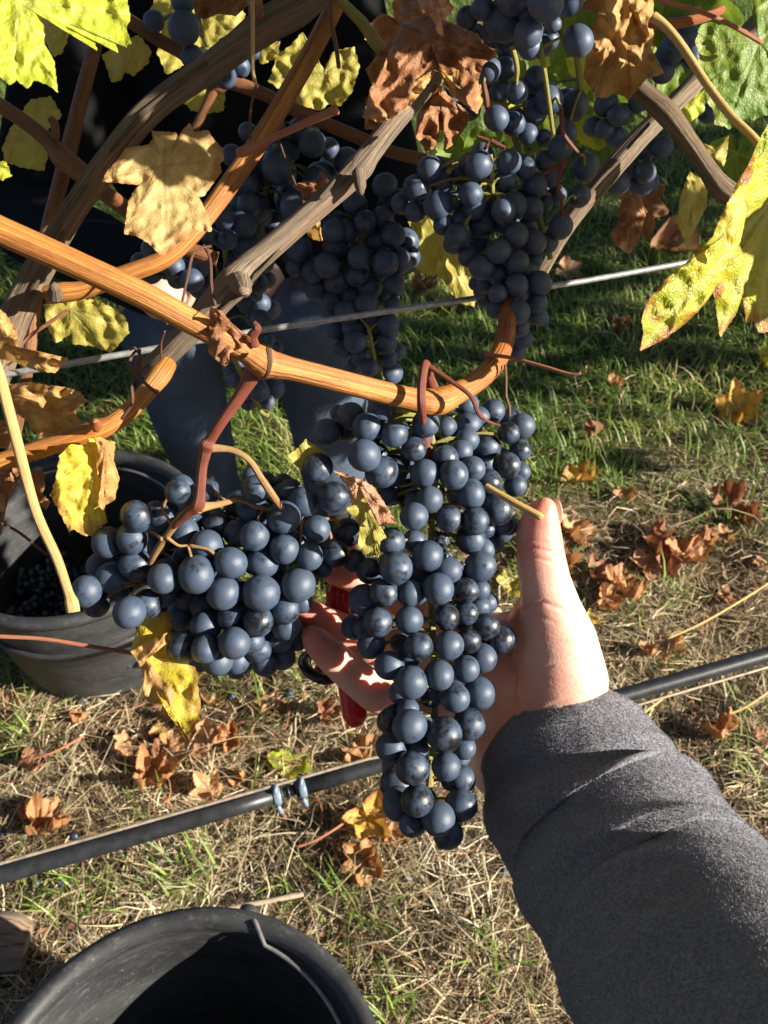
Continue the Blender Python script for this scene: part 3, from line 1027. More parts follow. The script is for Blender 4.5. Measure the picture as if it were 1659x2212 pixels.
DENSE = conv([(628, 110, 105, 0), (860, 85, 92, 0), (560, 100, 80, 1), (650, 0, 60, 0.6), (985, 130, 85, 0.5), (830, 230, 85, 0.7), (260, 135, 95, 0.6), (155, 280, 95, 0.8), (350, 245, 85, 0.7), (500, 190, 80, 1), (570, 330, 90, 0),
              (600, 430, 90, 0.4), (815, 455, 92, 0), (900, 410, 95, 0.6), (1055, 265, 92, 0.5), (1030, 440, 90, 0.8), (1130, 400, 60, 1.5), (320, 410, 105, 0.6), (440, 375, 75, 0.8), (150, 460, 80, 1.2),
              (360, 560, 75, 1), (490, 520, 70, 0.8), (650, 560, 98, 0.5), (830, 550, 85, 0.7), (700, 470, 85, 1), (910, 640, 98, 0.4), (1045, 690, 95, 0.4), (1150, 700, 80, 0.9), (465, 640, 90, 0.6), (445, 700, 80, 1),
              (625, 690, 90, 0.5), (780, 760, 95, 0.3), (555, 800, 80, 0.7), (655, 880, 98, 0.3), (915, 840, 92, 0.3), (770, 930, 85, 0.7), (1000, 910, 75, 0.8), (1050, 830, 60, 1.2), (915, 1020, 92, 0.4),
              (1090, 1000, 90, 0.4), (680, 1010, 70, 0.9), (650, 1060, 60, 1.2), (775, 1080, 75, 0.5), (925, 1220, 95, 0.2), (770, 1200, 75, 0.7), (1070, 1150, 80, 0.5), (1075, 1250, 70, 0.8), (1105, 1270, 55, 1),
              (940, 1340, 75, 0.5), (970, 1430, 70, 0.6), (940, 1090, 75, 1), (40, 400, 75, 1.4), (1000, 560, 60, 1.6)], RE, SE)
bunch('dense grape bunch whose lower end hangs past the wire in front of the curved cane', DENSE, (330, .440, 740, .452), [(1050, 330), (1060, 420), (1090, 520), (1100, 620), (1120, 730)],
      [pxpath([(*RE(720, 30), 9, .44), (*RE(730, 200), 10, .445), (*RE(735, 330), 10, .45)])], GM2, fill=26, tilt=.008, stem_mat=M_PED_GREEN)

MIDF = conv([(960, 530, 80, 0.3), (1050, 530, 75, 0.8), (1170, 470, 75, 0.6), (1350, 560, 85, 0.4), (1440, 600, 85, 0.9), (1460, 700, 75, 0.6), (735, 650, 85, 0.6), (915, 760, 85, 0.2), (1130, 705, 80, 0.4), (1300, 745, 90, 0.2),
             (1390, 730, 85, 0.6), (975, 640, 85, 0.9), (710, 770, 65, 0.8), (825, 800, 75, 0.6), (780, 860, 80, 0.9), (980, 865, 85, 0.3), (1110, 820, 80, 0.6), (850, 910, 80, 0.6), (1360, 890, 75, 0.6), (1300, 960, 75, 0.8),
             (1060, 950, 75, 0.8), (1200, 900, 85, 0.5), (1355, 1020, 55, 0.3), (940, 990, 65, 1), (1050, 1070, 80, 0.5), (1180, 1020, 80, 0.3), (950, 1080, 60, 1), (1220, 1110, 75, 0.7), (1320, 1150, 75, 0.4),
             (980, 1190, 65, 0.9), (1090, 1170, 75, 0.6), (1105, 1265, 75, 0.3), (1300, 1270, 80, 0.3), (1020, 1310, 60, 0.9), (1320, 1370, 65, 0.3), (1380, 1330, 60, 0.6), (1140, 1360, 70, 0.6), (1200, 1435, 60, 0.4),
             (1340, 1470, 80, 0.4), (1100, 1430, 60, 1), (1250, 600, 70, 1.2), (880, 470, 70, 1.2), (1300, 230, 80, 1), (1400, 340, 80, 1), (1090, 340, 75, 1), (700, 380, 90, 1), (1280, 450, 80, 1.2), (1190, 1200, 50, 1.4)], RF, SF)
bunch('shaded grape bunch behind the old arm, with the wire across it', MIDF, (480, .500, 830, .520), [(780, 480), (780, 600), (800, 720), (830, 820)], [pxpath([(*RF(1190, 1170), 9, .515), (*RF(1215, 1290), 9, .52), (*RF(1235, 1390), 7, .52)])], GM2, fill=26, stem_mat=M_PED_GREEN)

DARK = conv([(260, 590, 65, .3), (140, 570, 60, .5), (240, 440, 75, .8), (360, 490, 90, .5), (400, 360, 80, .8), (380, 650, 90, .6), (460, 880, 70, .5), (480, 1010, 65, .5), (550, 1050, 65, .6), (480, 1120, 70, .5), (430, 960, 60, .9),
             (520, 850, 60, 1), (420, 760, 75, .9), (500, 740, 70, .9), (470, 430, 80, 1), (300, 700, 70, 1)], RF, SF)
bunch('deeply shaded grape bunch just behind the knot of the old arm', DARK, (650, .53, 860, .545), [(480, 640), (500, 760), (560, 880)], [], GM2, fill=18, stem_mat=M_PED_GREEN)
DARK2 = conv([(590, 1300, 40, .3), (290, 1450, 60, .5), (400, 1580, 70, .4), (470, 1590, 70, .2), (560, 1570, 75, .3), (520, 1660, 55, .2), (400, 1660, 60, .5), (330, 1520, 60, .8), (460, 1500, 65, .8)], RF, SF)
bunch('small dark grape bunch showing below the thick orange cane, in front of the jeans', DARK2, (780, .56, 900, .57), [(560, 800), (560, 880), (580, 900)], [], GM2, fill=6, stem_mat=M_PED_GREEN)
SMALL = [(*R3(x, y), r * SH, l) for x, y, r, l in ((650, 60, 58, .4), (750, 45, 50, .2), (690, 20, 50, .6), (830, 105, 52, .2), (770, 85, 50, .6), (610, 30, 45, .8), (720, -40, 55, .5), (660, -30, 50, .8), (860, 50, 48, .9), (900, 130, 45, 1.0))]
bunch('small grape bunch hanging over the left cane, held by the picker', SMALL, (540, .50, 620, .51), [(350, 540), (390, 600)], [], GM2, fill=6)
BGR = [(*R2(x, y), r * SH, l) for x, y, r, l in ((1205, 310, 50, .4), (1250, 210, 60, .3), (1305, 160, 55, .5), (1330, 250, 45, .8), (1100, 440, 45, .7), (960, 450, 52, .3), (1010, 500, 45, .3), (905, 548, 42, .4), (952, 558, 42, .2), (1000, 590, 45, .3), (1130, 640, 50, .5),
                                                 (1200, 635, 47, .4), (1010, 790, 52, .5), (1130, 745, 47, .5), (1112, 792, 52, .3), (1060, 730, 45, .9), (1150, 790, 40, .9), (1270, 120, 50, .9), (1400, 490, 42, .8))]
bunch('scattered dark grapes of a bunch behind the crossing arms', BGR, (60, .62, 420, .66), [(1450, 60), (1400, 260), (1360, 420)], [], GM2, fill=8)
TOPL = [(*R1(x, y), r * SH, l) for x, y, r, l in ((795, 120, 70, 0), (665, 92, 44, .5), (790, 5, 52, .3), (830, 245, 48, .5), (970, 330, 52, .5), (1040, 290, 42, .6), (1090, 225, 34, .8), (930, 280, 40, 1), (880, 30, 40, 1.2))]
bunch('few large shaded grapes among yellow leaves near the top', TOPL, (0, .47, 170, .48), [(420, -20), (440, 80), (500, 160)], [], GM2, fill=2)
BKL = [(*R1(x, y), r * SH, l) for x, y, r, l in ((1070, 570, 40, .4), (1170, 560, 55, .3), (1350, 620, 60, .2), (1200, 720, 70, .4), (1000, 670, 45, .6), (1420, 640, 45, .5), (1300, 560, 50, .8), (1100, 900, 70, .6), (1280, 880, 70, .4), (980, 1020, 60, .5), (1080, 1010, 70, .6),
                                                 (970, 930, 50, .8), (1180, 980, 70, .8), (1060, 780, 70, .8), (1400, 760, 60, .9), (1240, 640, 60, 1.1), (1500, 700, 60, .8))]
bunch('very dark grape bunch between the orange cane and the old arm', BKL, (270, .52, 520, .54), [(600, 250), (580, 400), (520, 520)], [], GM2, fill=16)

# ------------------------------------------------------------------ vines
vine = empty('grapevine', P(40, 900, .42), 'big grapevine with glowing orange canes and grey bark arms, filling the upper left', 'grapevine')
vine2 = empty('grapevine', P(1560, 420, .53), 'grapevine at the right with weathered arms crossing behind a yellow-green leaf', 'grapevine')

MAINC = [(-120, 440, 64, .298), (0, 498, 62, .304), (140, 560, 60, .312), (300, 634, 58, .322), (430, 704, 54, .333), (520, 752, 53, .342), (555, 774, 62, .346), (572, 784, 69, .348), (595, 790, 59, .350), (640, 800, 51, .354),
         (760, 830, 49, .368), (870, 858, 50, .382), (925, 868, 58, .388), (950, 866, 61, .391), (985, 850, 50, .397), (1030, 824, 46, .405), (1070, 784, 45, .416), (1090, 735, 42, .432), (1097, 680, 38, .452), (1108, 600, 37, .475), (1130, 520, 37, .50)]
cane('cane', MAINC, M_CANE, vine, 20, 10, label='thick glossy orange cane running from the left edge')
# bud and scale at the node, dried scale ring
geo_obj('bud', tube_geo(catmull(pxpath([(548, 745, 26, .340), (545, 725, 24, .337), (556, 710, 18, .335), (548, 695, 10, .334)]), 6), 10, node_disp(3, .2)), M_PED_RED, vine)
geo_obj('node_ring', tube_geo(catmull(pxpath([(578, 752, 10, .334), (583, 775, 12, .3335), (580, 800, 10, .335), (572, 815, 8, .338)]), 6), 8, node_disp(5, .3)), M_TENDRIL, vine)
cane('cane', [(-60, 1014, 40, .372), (0, 998, 40, .374), (100, 966, 40, .377), (180, 938, 44, .379), (208, 929, 49, .380), (240, 916, 42, .381), (280, 886, 40, .384), (318, 846, 40, .388), (345, 812, 46, .392), (362, 786, 40, .398)], M_CANE, vine, label='orange cane rising from the left edge to the broken bark stub')
geo_obj('bud', tube_geo(catmull(pxpath([(208, 922, 26, .372), (203, 914, 23, .364), (206, 910, 11, .360)]), 5), 9, node_disp(4, .25)), M_CANE_RED, vine)
cane('cane', [(100, 638, 39, .415), (135, 632, 44, .415), (180, 626, 39, .416), (250, 600, 39, .418), (350, 562, 39, .422), (405, 516, 40, .425), (450, 460, 42, .428), (500, 392, 44, .43), (560, 305, 44, .432), (620, 205, 42, .434), (680, 100, 42, .436), (740, -20, 40, .44), (790, -120, 39, .44)], M_CANE, vine, label='orange cane climbing to the top behind the dry leaf')
cane('cane', [(-60, 185, 32, .455), (0, 228, 32, .455), (60, 268, 32, .456), (105, 306, 33, .457), (135, 340, 48, .458), (165, 365, 44, .459), (215, 408, 35, .46), (280, 458, 35, .462), (350, 515, 35, .464), (430, 548, 35, .466), (470, 560, 32, .468)], M_CANE_BR, vine, label='brown cane crossing from the upper left edge')
cane('cane', [(216, 40, 30, .475), (205, 100, 30, .475), (172, 225, 32, .476), (152, 310, 35, .476), (122, 425, 32, .478), (98, 520, 30, .48), (78, 640, 28, .485), (62, 770, 28, .49), (40, 900, 26, .50), (10, 1040, 26, .51), (-10, 1150, 26, .52)], M_CANE_BR, vine)
cane('cane', [(240, 20, 28, .50), (280, 45, 28, .50), (350, 90, 28, .50), (400, 120, 28, .50), (460, 180, 39, .50), (500, 178, 30, .50), (575, 206, 28, .502), (650, 244, 28, .504), (725, 276, 28, .506), (800, 308, 28, .51), (860, 332, 26, .515), (1000, 360, 25, .53)], M_CANE_BR, vine)
cane('cane', [(462, 190, 26, .50), (440, 240, 19, .505), (420, 280, 18, .51)], M_CANE_BR, vine)
cane('shoot', [(700, -40, 19, .42), (735, 0, 21, .42), (762, 28, 23, .421), (785, 52, 25, .422), (812, 92, 28, .424), (830, 110, 25, .43)], M_PED_GREEN, vine)
cane('cane', [(1100, 250, 11, .50), (240, 260, 2, .5)][:0] or [(120, 300, 19, .452), (118, 270, 18, .450), (108, 255, 14, .449)], M_CANE_BR, vine)

cane('old_arm', [(-30, 860, 70, .43), (10, 750, 69, .43), (45, 660, 65, .428), (85, 580, 62, .425), (125, 510, 53, .422), (165, 445, 51, .42), (225, 360, 55, .416), (300, 265, 55, .412), (360, 210, 53, .41), (425, 165, 55, .41), (500, 110, 60, .41), (575, 55, 69, .412), (650, 12, 69, .415), (720, -60, 70, .42)],
     M_BARK, vine, 40, 18, bark_disp(2, .15), label='long grey-brown arm of peeling bark arching to the top')
cane('old_arm', [(310, 800, 35, .415), (345, 778, 49, .410), (390, 735, 53, .405), (430, 695, 58, .402), (470, 650, 65, .400), (505, 612, 72, .398), (535, 578, 58, .400), (580, 540, 51, .402), (640, 488, 49, .405), (700, 437, 48, .408), (750, 392, 51, .410), (778, 360, 58, .411), (800, 330, 48, .413), (835, 285, 44, .418), (880, 230, 44, .425), (950, 150, 44, .435), (1020, 60, 44, .44), (1080, -60, 44, .45)],
     M_BARK2, vine, 40, 18, bark_disp(8, .12), label='straight bark arm with a cut knot, in front of shaded grapes')
geo_obj('knot', tube_geo(catmull(pxpath([(518, 612, 53, .392), (524, 622, 40, .384), (528, 630, 26, .380)]), 6), 16, bark_disp(5, .18)), M_BARK2, vine)
geo_obj('spur', tube_geo(catmull(pxpath([(775, 372, 30, .402), (778, 398, 25, .400), (780, 415, 14, .399), (782, 422, 4, .399)]), 6), 12, bark_disp(6, .2)), M_BARK2, vine)
geo_obj('bud', tube_geo(catmull(pxpath([(120, 640, 35, .408), (118, 622, 23, .402), (112, 612, 12, .40)]), 6), 12, bark_disp(1, .25)), M_BARK, vine)
# shreds of bark lifting off the arms
for pts in ([(470, 640, .392), (560, 560, .394), (640, 480, .398)], [(450, 690, .394), (520, 630, .389), (600, 540, .396)], [(690, 430, .398), (740, 370, .402), (800, 312, .406)], [(90, 560, .414), (130, 490, .411), (190, 400, .408)], [(300, 250, .402), (370, 195, .400), (450, 135, .400)],
            [(240, 325, .405), (320, 235, .402), (400, 170, .400)], [(60, 640, .416), (100, 570, .413), (140, 500, .412)]):
    geo_obj('bark_strip', tube_geo(catmull([(P(u + random.uniform(-4, 4), v, d + .003), 0.0009) for u, v, d in pts], 8), 5, node_disp(4, .4)), M_BARK, vine)
for pts in ([(1330, 350, .508), (1400, 270, .51), (1440, 235, .512)], [(1220, 480, .512), (1290, 395, .506), (1340, 345, .505)]):
    geo_obj('bark_strip', tube_geo(catmull([(P(u, v, d + .003), 0.0012) for u, v, d in pts], 8), 5, node_disp(4, .4)), M_BARK2, vine2)
cane('old_arm', [(1140, 640, 29, .545), (1185, 555, 36, .54), (1230, 475, 43, .535), (1300, 392, 45, .532), (1380, 300, 43, .532), (1450, 230, 40, .535), (1520, 160, 38, .54), (1600, 85, 38, .545), (1700, -20, 38, .55)], M_BARK2, vine2, 36, 16, bark_disp(12, .15), label='weathered arm split along its length, behind the loose bunch')
cane('old_arm', [(1330, 130, 36, .50), (1380, 190, 41, .50), (1440, 245, 49, .501), (1490, 310, 41, .503), (1530, 368, 40, .505), (1565, 410, 47, .508), (1640, 450, 43, .512), (1760, 520, 43, .52)], M_BARK, vine2, 36, 16, bark_disp(15, .12), label='dark arm with a sunlit top, running down to the right edge')
cane('cane', [(1405, 48, 23, .43), (1440, 52, 23, .432), (1514, 40, 20, .436), (1560, 20, 18, .44)], M_CANE, vine2)
cane('petiole', [(1410, 36, 23, .405), (1435, 55, 20, .404), (1469, 95, 19, .402), (1529, 185, 18, .398), (1579, 250, 18, .394), (1640, 312, 18, .39), (1690, 400, 18, .388)], M_PET_YEL, vine2, label='thick yellow leaf stalk')
cane('petiole', [(1400, -10, 10, .42), (1440, 5, 10, .42), (1504, 22, 10, .425), (1575, 52, 10, .432), (1645, 92, 10, .44)], M_PET_PINK, vine2)
# leaf stalks and cut stubs
cane('petiole', [(516, 330, 20, .405), (530, 326, 24, .402), (548, 317, 19, .400), (575, 305, 15, .398), (650, 270, 16, .392), (705, 246, 19, .388), (728, 236, 22, .386)], M_PET_PINK, vine, label='bare pink stalk with a cut pale end')
cane('petiole', [(-12, 780, 24, .300), (4, 830, 24, .300), (30, 930, 24, .300), (76, 1100, 22, .300), (122, 1205, 21, .300), (146, 1275, 20, .300), (155, 1303, 29, .300), (158, 1322, 29, .300)], M_PET_TIP, vine, label='long pale yellow stalk tipped pink, hanging over the bucket')
cane('petiole', [(-40, 1376, 10, .40), (0, 1375, 9, .40), (100, 1381, 9, .404), (200, 1397, 9, .408), (288, 1411, 10, .412)], M_PET_PINK, vine)
cane('petiole', [(1048, 765, 14, .41), (1070, 768, 9, .408), (1109, 774, 8, .404), (1179, 793, 8, .398), (1230, 808, 8, .394), (1254, 806, 8, .392)], M_PET_PINK, vine)
cane('petiole', [(1050, 1050, 14, .40), (1067, 1060, 14, .398), (1110, 1085, 16, .394), (1160, 1112, 17, .39), (1168, 1116, 15, .39)], M_PET_YEL, vine)
cane('petiole', [(30, 760, 7, .43), (70, 722, 8, .428), (110, 695, 8, .426), (148, 668, 6, .424)], M_PET_PINK, vine)


def wiggle(name, pts, wd, mat, parent, amp=2.0):
    pp = [(u + random.uniform(-amp, amp), v, wd, d) for u, v, d in pts]
    return geo_obj(name, tube_geo(catmull(pxpath(pp), 6), 6, node_disp(2, .2)), mat, parent)


wiggle('tendril', [(350, 860, .37), (285, 800, .366), (283, 770, .368), (300, 755, .36), (296, 790, .362), (287, 830, .366), (284, 870, .368), (262, 905, .37)], 7, M_TENDRIL, vine)
wiggle('tendril', [(282, 755, .366), (290, 752, .36), (304, 770, .362), (300, 800, .366), (285, 800, .37)], 6, M_TENDRIL, vine)
wiggle('tendril', [(440, 530, .392), (455, 560, .388), (458, 620, .386), (465, 660, .386)], 7, M_TENDRIL, vine)
wiggle('tendril', [(455, 532, .392), (420, 545, .388), (405, 600, .386), (388, 670, .386), (360, 700, .382)], 6, M_TENDRIL, vine)
wiggle('tendril', [(545, -20, .385), (548, 60, .383), (546, 150, .382), (552, 182, .38)], 9, M_PET_YEL, vine)
wiggle('tendril', [(552, 180, .40), (540, 240, .41), (540, 300, .42)], 6, M_TENDRIL, vine)
wiggle('tendril', [(713, -20, .39), (716, 40, .388), (726, 100, .386), (732, 146, .385)], 10, M_CANE_BR, vine)
wiggle('tendril', [(600, 300, .43), (620, 350, .44), (640, 400, .45)], 4, M_TENDRIL, vine)
wiggle('tendril', [(1089, 788, .41), (1092, 820, .41), (1095, 853, .41), (1100, 880, .41), (1101, 900, .41)], 6, M_TENDRIL, vine)
wiggle('tendril', [(1, 1130, .42), (40, 1150, .425), (105, 1200, .43)], 6, M_TENDRIL, vine)
wiggle('tendril', [(350, 775, .395), (350, 740, .39), (357, 715, .385)], 5, M_TENDRIL, vine)

FM = {}


def fallen_mat(m):
    """leaf meshes on the ground are one unit wide, so their grain is set for that size"""
    if m.name not in FM:
        c = m.copy()
        for nd in c.node_tree.nodes:
            if nd.type in ('TEX_NOISE', 'TEX_VORONOI'):
                nd.inputs['Scale'].default_value *= 0.05
            if nd.type == 'BUMP':
                nd.inputs['Distance'].default_value *= 1.0
        FM[m.name] = c
    return FM[m.name]



# ---- leaves on the vine
TL = traced_leaf
TL('leaf', [(-60, -60), (540, -60), (565, 80), (545, 120), (570, 190), (545, 195), (550, 210), (500, 180), (513, 233), (440, 170), (405, 165), (420, 220), (370, 180), (300, 110), (230, 65), (180, 80), (195, 140), (190, 190), (215, 230), (235, 265), (250, 400), (210, 370), (150, 345), (120, 385), (70, 345), (45, 370), (0, 330), (-60, 340)],
   (80, 10), .292, (.006, -.006), L_LIME, vine, [(505, 190), (245, 390), (560, 60), (60, 350)], (2.5, 17), .0035, .004, 240, 34, label='bright lime leaf across the top left corner', conv=R1)
TL('leaf', [(655, 565), (760, 570), (785, 610), (768, 640), (790, 560), (820, 528), (840, 570), (900, 560), (915, 590), (960, 640), (970, 690), (950, 710), (960, 740), (880, 850), (845, 850), (860, 850), (900, 930), (918, 1000), (870, 1000), (830, 985), (815, 1030), (770, 1050), (720, 1100), (690, 1100), (640, 1050), (590, 1020), (535, 1010), (555, 870), (580, 820), (600, 800), (440, 785), (460, 740), (510, 690), (540, 640), (640, 625), (660, 600)],
   (705, 715), .385, (.010, -.014), L_TANYEL, vine, [(720, 1095), (450, 775), (960, 690), (720, 570)], (2, 15), .0045, .006, 220, 30, label='large tan and yellow dry leaf beside the old arm', conv=R1)
TL('leaf', [(-20, 215), (25, 250), (75, 330), (80, 400), (150, 450), (250, 462), (295, 440), (240, 505), (170, 500), (50, 455), (-20, 440)], (20, 380), .330, (-.01, .02), L_TAN, vine, [(280, 450), (60, 300)], (1.5, 13), .012, .008, 150, 20, label='curled tan dry leaf at the left edge above the wire', conv=R3)
TL('leaf', [(-20, 560), (130, 545), (300, 570), (350, 590), (375, 630), (330, 660), (330, 690), (360, 740), (180, 785), (100, 700), (-20, 620)], (20, 590), .40, (.006, .012), L_TAN, vine, [(370, 630), (190, 780), (350, 735)], (1.5, 15), .010, .006, 150, 20, label='limp tan leaf at the left edge below the wire', conv=R3)
TL('leaf', [(-20, 700), (30, 720), (60, 780), (30, 830), (-20, 830)], (-10, 760), .41, (.0, .01), L_BROWN, vine, [(60, 790)], (1.5, 13), .010, .006, 70, 10, conv=R3)
TL('leaf', [(30, 900), (90, 920), (190, 930), (195, 1000), (180, 1030), (220, 1060), (200, 1100), (160, 1060), (100, 940), (60, 1000), (20, 1106), (-20, 1100), (-20, 900)], (40, 915), .40, (.0, .01), L_BROWN, vine, [(200, 1060)], (1.5, 13), .012, .01, 90, 12, conv=R3)
TL('leaf', [(215, 945), (250, 955), (245, 993), (258, 1033), (248, 1080), (222, 1095), (232, 1128), (218, 1140), (208, 1158), (190, 1158), (175, 1155), (160, 1143), (150, 1150), (135, 1120), (108, 1070), (120, 1035), (128, 985), (150, 960), (180, 968), (190, 948)],
   (200, 965), .362, (.018, .012), L_YEL, vine, [(190, 1155), (110, 1065), (250, 1070)], (3, 22), .007, .004, 170, 24, label='sunlit yellow leaf half turned brown, hanging below the lower cane')
TL('leaf', [(205, 945), (250, 955), (245, 993), (258, 1033), (248, 1080), (222, 1095), (228, 1110), (212, 1090), (214, 1050), (208, 1000), (212, 970)], (228, 960), .358, (.018, .012), L_TAN, vine, [(225, 1105), (255, 1035)], (2, 18), .006, .004, 90, 12, label='brown half of the leaf hanging below the lower cane')
TL('leaf', [(590, 520), (600, 480), (680, 440), (730, 425), (742, 520), (745, 620), (800, 660), (840, 670), (860, 700), (855, 760), (870, 840), (850, 900), (820, 930), (820, 985), (770, 930), (720, 860), (690, 790), (660, 720), (640, 640), (600, 610), (562, 602)],
   (580, 600), .392, (.004, -.019), L_YEL, vine, [(820, 975), (735, 430), (860, 700)], (3.5, 24), .005, .004, 180, 24, label='glowing bright yellow leaf hanging in front of the left bucket', conv=R5)
TL('leaf', [(565, 603), (640, 560), (735, 515), (720, 570), (680, 590), (640, 600), (640, 640), (690, 700), (695, 780), (730, 850), (800, 820), (805, 855), (760, 860), (700, 830), (640, 822), (615, 790), (620, 700), (590, 640)],
   (630, 640), .385, (.002, -.017), L_TAN, vine, [(640, 815), (730, 520)], (1.5, 16), .008, .006, 110, 14, label='brown curled edge of the yellow leaf', conv=R5)
TL('leaf', [(230, 615), (330, 640), (430, 680), (500, 720), (530, 760), (590, 850), (640, 930), (670, 985), (610, 975), (560, 1010), (520, 960), (500, 860), (480, 760), (400, 740), (350, 760), (370, 850), (320, 720)],
   (400, 710), .362, (.004, .006), L_PINKBR, vine, [(660, 980), (240, 620), (380, 840)], (2, 14), .005, .003, 130, 16, label='pinkish dry leaf tip lying on the held bunch', conv=RA)
TL('leaf', [(320, 720), (400, 735), (480, 755), (520, 900), (560, 1010), (595, 1080), (552, 1100), (545, 1180), (540, 1270), (515, 1200), (495, 1170), (440, 1200), (390, 1150), (430, 1040), (380, 950), (300, 880), (350, 850)],
   (430, 800), .368, (.006, .008), L_PALE, vine, [(540, 1260), (310, 880), (590, 1080)], (2, 14), .004, .002, 130, 16, label='olive yellow small leaf between the two near bunches', conv=RA)
TL('leaf', [(-10, 440), (35, 388), (50, 410), (100, 430), (175, 490), (130, 600), (40, 640), (-60, 560), (-90, 500), (-40, 470)], (30, 560), .395, (.006, .0), L_PALE, vine, [(40, 395), (170, 490), (-80, 500)], (2, 14), .004, .002, 90, 12, conv=RA)
TL('leaf', [(130, 170), (250, 120), (330, 100), (440, 140), (700, 250), (760, 330), (820, 380), (830, 420), (740, 470), (700, 600), (724, 660), (700, 835), (640, 800), (590, 760), (500, 700), (430, 560), (420, 500), (400, 470), (370, 510), (250, 590), (180, 600), (190, 700), (180, 790), (80, 860), (-20, 905), (-150, 860), (-120, 780), (-90, 640), (0, 500), (60, 350)],
   (330, 260), .385, (.005, -.012), L_BROWN, vine, [(-130, 850), (690, 820), (820, 400), (120, 180), (170, 790)], (1.5, 16), .012, .010, 230, 34, label='wide crumpled brown dry leaf left of the loose bunch', conv=RD)
TL('leaf', [(175, 600), (250, 590), (370, 510), (385, 540), (300, 660), (190, 790), (80, 862), (0, 895), (60, 850), (170, 770), (190, 700)], (230, 640), .378, (.0, -.01), L_TAN, vine, [(380, 520), (10, 890)], (1.5, 12), .010, .004, 110, 12, label='rolled sunlit lower rim of the brown leaf', conv=RD)
TL('leaf', [(420, 505), (460, 540), (500, 560), (560, 500), (520, 570), (580, 620), (605, 690), (660, 650), (724, 620), (715, 700), (740, 740), (690, 838), (640, 790), (600, 720), (540, 690), (490, 640), (450, 580)], (540, 630), .376, (.0, -.008), L_TAN, vine, [(430, 510), (690, 830), (720, 630)], (1.5, 12), .010, .006, 120, 12, label='ragged sunlit rim hanging from the brown leaf', conv=RD)
TL('leaf', [(250, 850), (400, 600), (480, 700), (600, 800), (650, 850), (600, 950), (520, 1060), (465, 1100), (455, 960), (415, 955), (390, 1080), (320, 1125), (300, 1080), (240, 1000)], (420, 720), .43, (.0, .008), L_BROWN, vine, [(320, 1120), (460, 1090), (600, 940)], (1.5, 14), .014, .008, 150, 18, label='brown dry leaf hanging below the crumpled one', conv=RD)
TL('leaf', [(270, 0), (300, -60), (480, -60), (490, 20), (525, 50), (500, 100), (430, 150), (450, 270), (400, 240), (380, 170), (340, 100), (270, 60)], (380, 30), .352, (.0, .004), L_PINKBR, vine, [(440, 265), (520, 50)], (2, 14), .016, .008, 120, 14, label='twisted pinkish dry leaf at the top edge', conv=RD)
TL('leaf', [(130, 0), (270, 20), (300, 110), (250, 130), (160, 160), (130, 120)], (200, 60), .38, (0, 0), L_BROWN, vine, [(150, 150)], (1.5, 14), .010, .006, 70, 8, conv=RD)
TL('leaf', [(830, -40), (1080, -40), (1075, 20), (1020, 70), (940, 60), (880, 90), (850, 60)], (950, -10), .42, (0, .01), L_BROWN, vine, [(1040, 50), (870, 80)], (1.5, 12), .014, .008, 100, 12, label='ragged brown leaf at the top edge above the old arm', conv=R1)
TL('leaf', [(1070, 0), (1130, -30), (1140, 60), (1130, 130), (1095, 135), (1075, 80)], (1100, 20), .40, (0, .01), L_BROWN, vine, [(1110, 125)], (1.5, 12), .012, .006, 70, 8, conv=R1)
TL('leaf', [(1580, 300), (1660, 200), (1760, 120), (1780, 300), (1720, 420), (1660, 560), (1575, 560), (1580, 430), (1610, 380)], (1680, 300), .41, (0, .008), L_BROWN, vine, [(1590, 540), (1740, 140)], (1.5, 12), .012, .008, 100, 12, conv=R1)
TL('leaf', [(900, 1300), (860, 1260), (830, 1300)][:0] or [(905, 215), (960, 240), (1000, 290), (1050, 330), (1090, 360), (1075, 385), (1040, 400), (990, 420), (990, 465), (970, 480), (900, 420), (905, 330)], (940, 250), .326, (0, .01), L_BROWN, vine, [(1080, 370), (985, 470)], (1.5, 12), .010, .006, 100, 12, label='small crisp brown leaf behind the node of the orange cane', conv=R3)
TL('leaf', [(690, 235), (750, 205), (850, 195), (880, 130), (930, 200), (960, 240), (860, 320), (790, 350), (760, 350), (750, 280)], (830, 230), .47, (0, .01), L_BROWN, vine, [(760, 340), (900, 150)], (1.5, 12), .010, .006, 90, 10, conv=RF)
TL('leaf', [(790, 500), (870, 430), (880, 540), (890, 600), (830, 590), (785, 560)], (840, 480), .43, (0, .01), L_TAN, vine, [(880, 595)], (1.5, 12), .010, .006, 70, 8, conv=RF)
# right-hand vine
TL('leaf', [(940, -60), (1165, -60), (1165, 150), (1155, 260), (1140, 330), (1215, 315), (1130, 345), (1060, 430), (1000, 400), (960, 425), (915, 420), (885, 370), (860, 330), (880, 200), (900, 120), (930, 40)], (1050, 0), .465, (.003, .006), L_TAN, vine2, [(1060, 420), (920, 410), (1150, 250)], (2, 15), .014, .010, 190, 28, label='crumpled tan dry leaf hanging at the top right', conv=R2)
TL('leaf', [(1345, 180), (1365, 110), (1400, 95), (1470, 110), (1520, 105), (1620, 165), (1640, 150), (1590, 60), (1600, -20), (1800, -20), (1800, 500), (1640, 500), (1600, 520), (1560, 510), (1490, 560), (1470, 545), (1430, 540), (1425, 480), (1395, 440), (1385, 380), (1400, 350), (1355, 280), (1360, 230)], (1622, 182), .45, (.004, .004), L_GREEN, vine2, [(1360, 190), (1480, 550), (1780, 40), (1780, 460)], (3, 20), .0028, .004, 220, 28, label='green leaf with pale veins at the right edge', conv=R2)
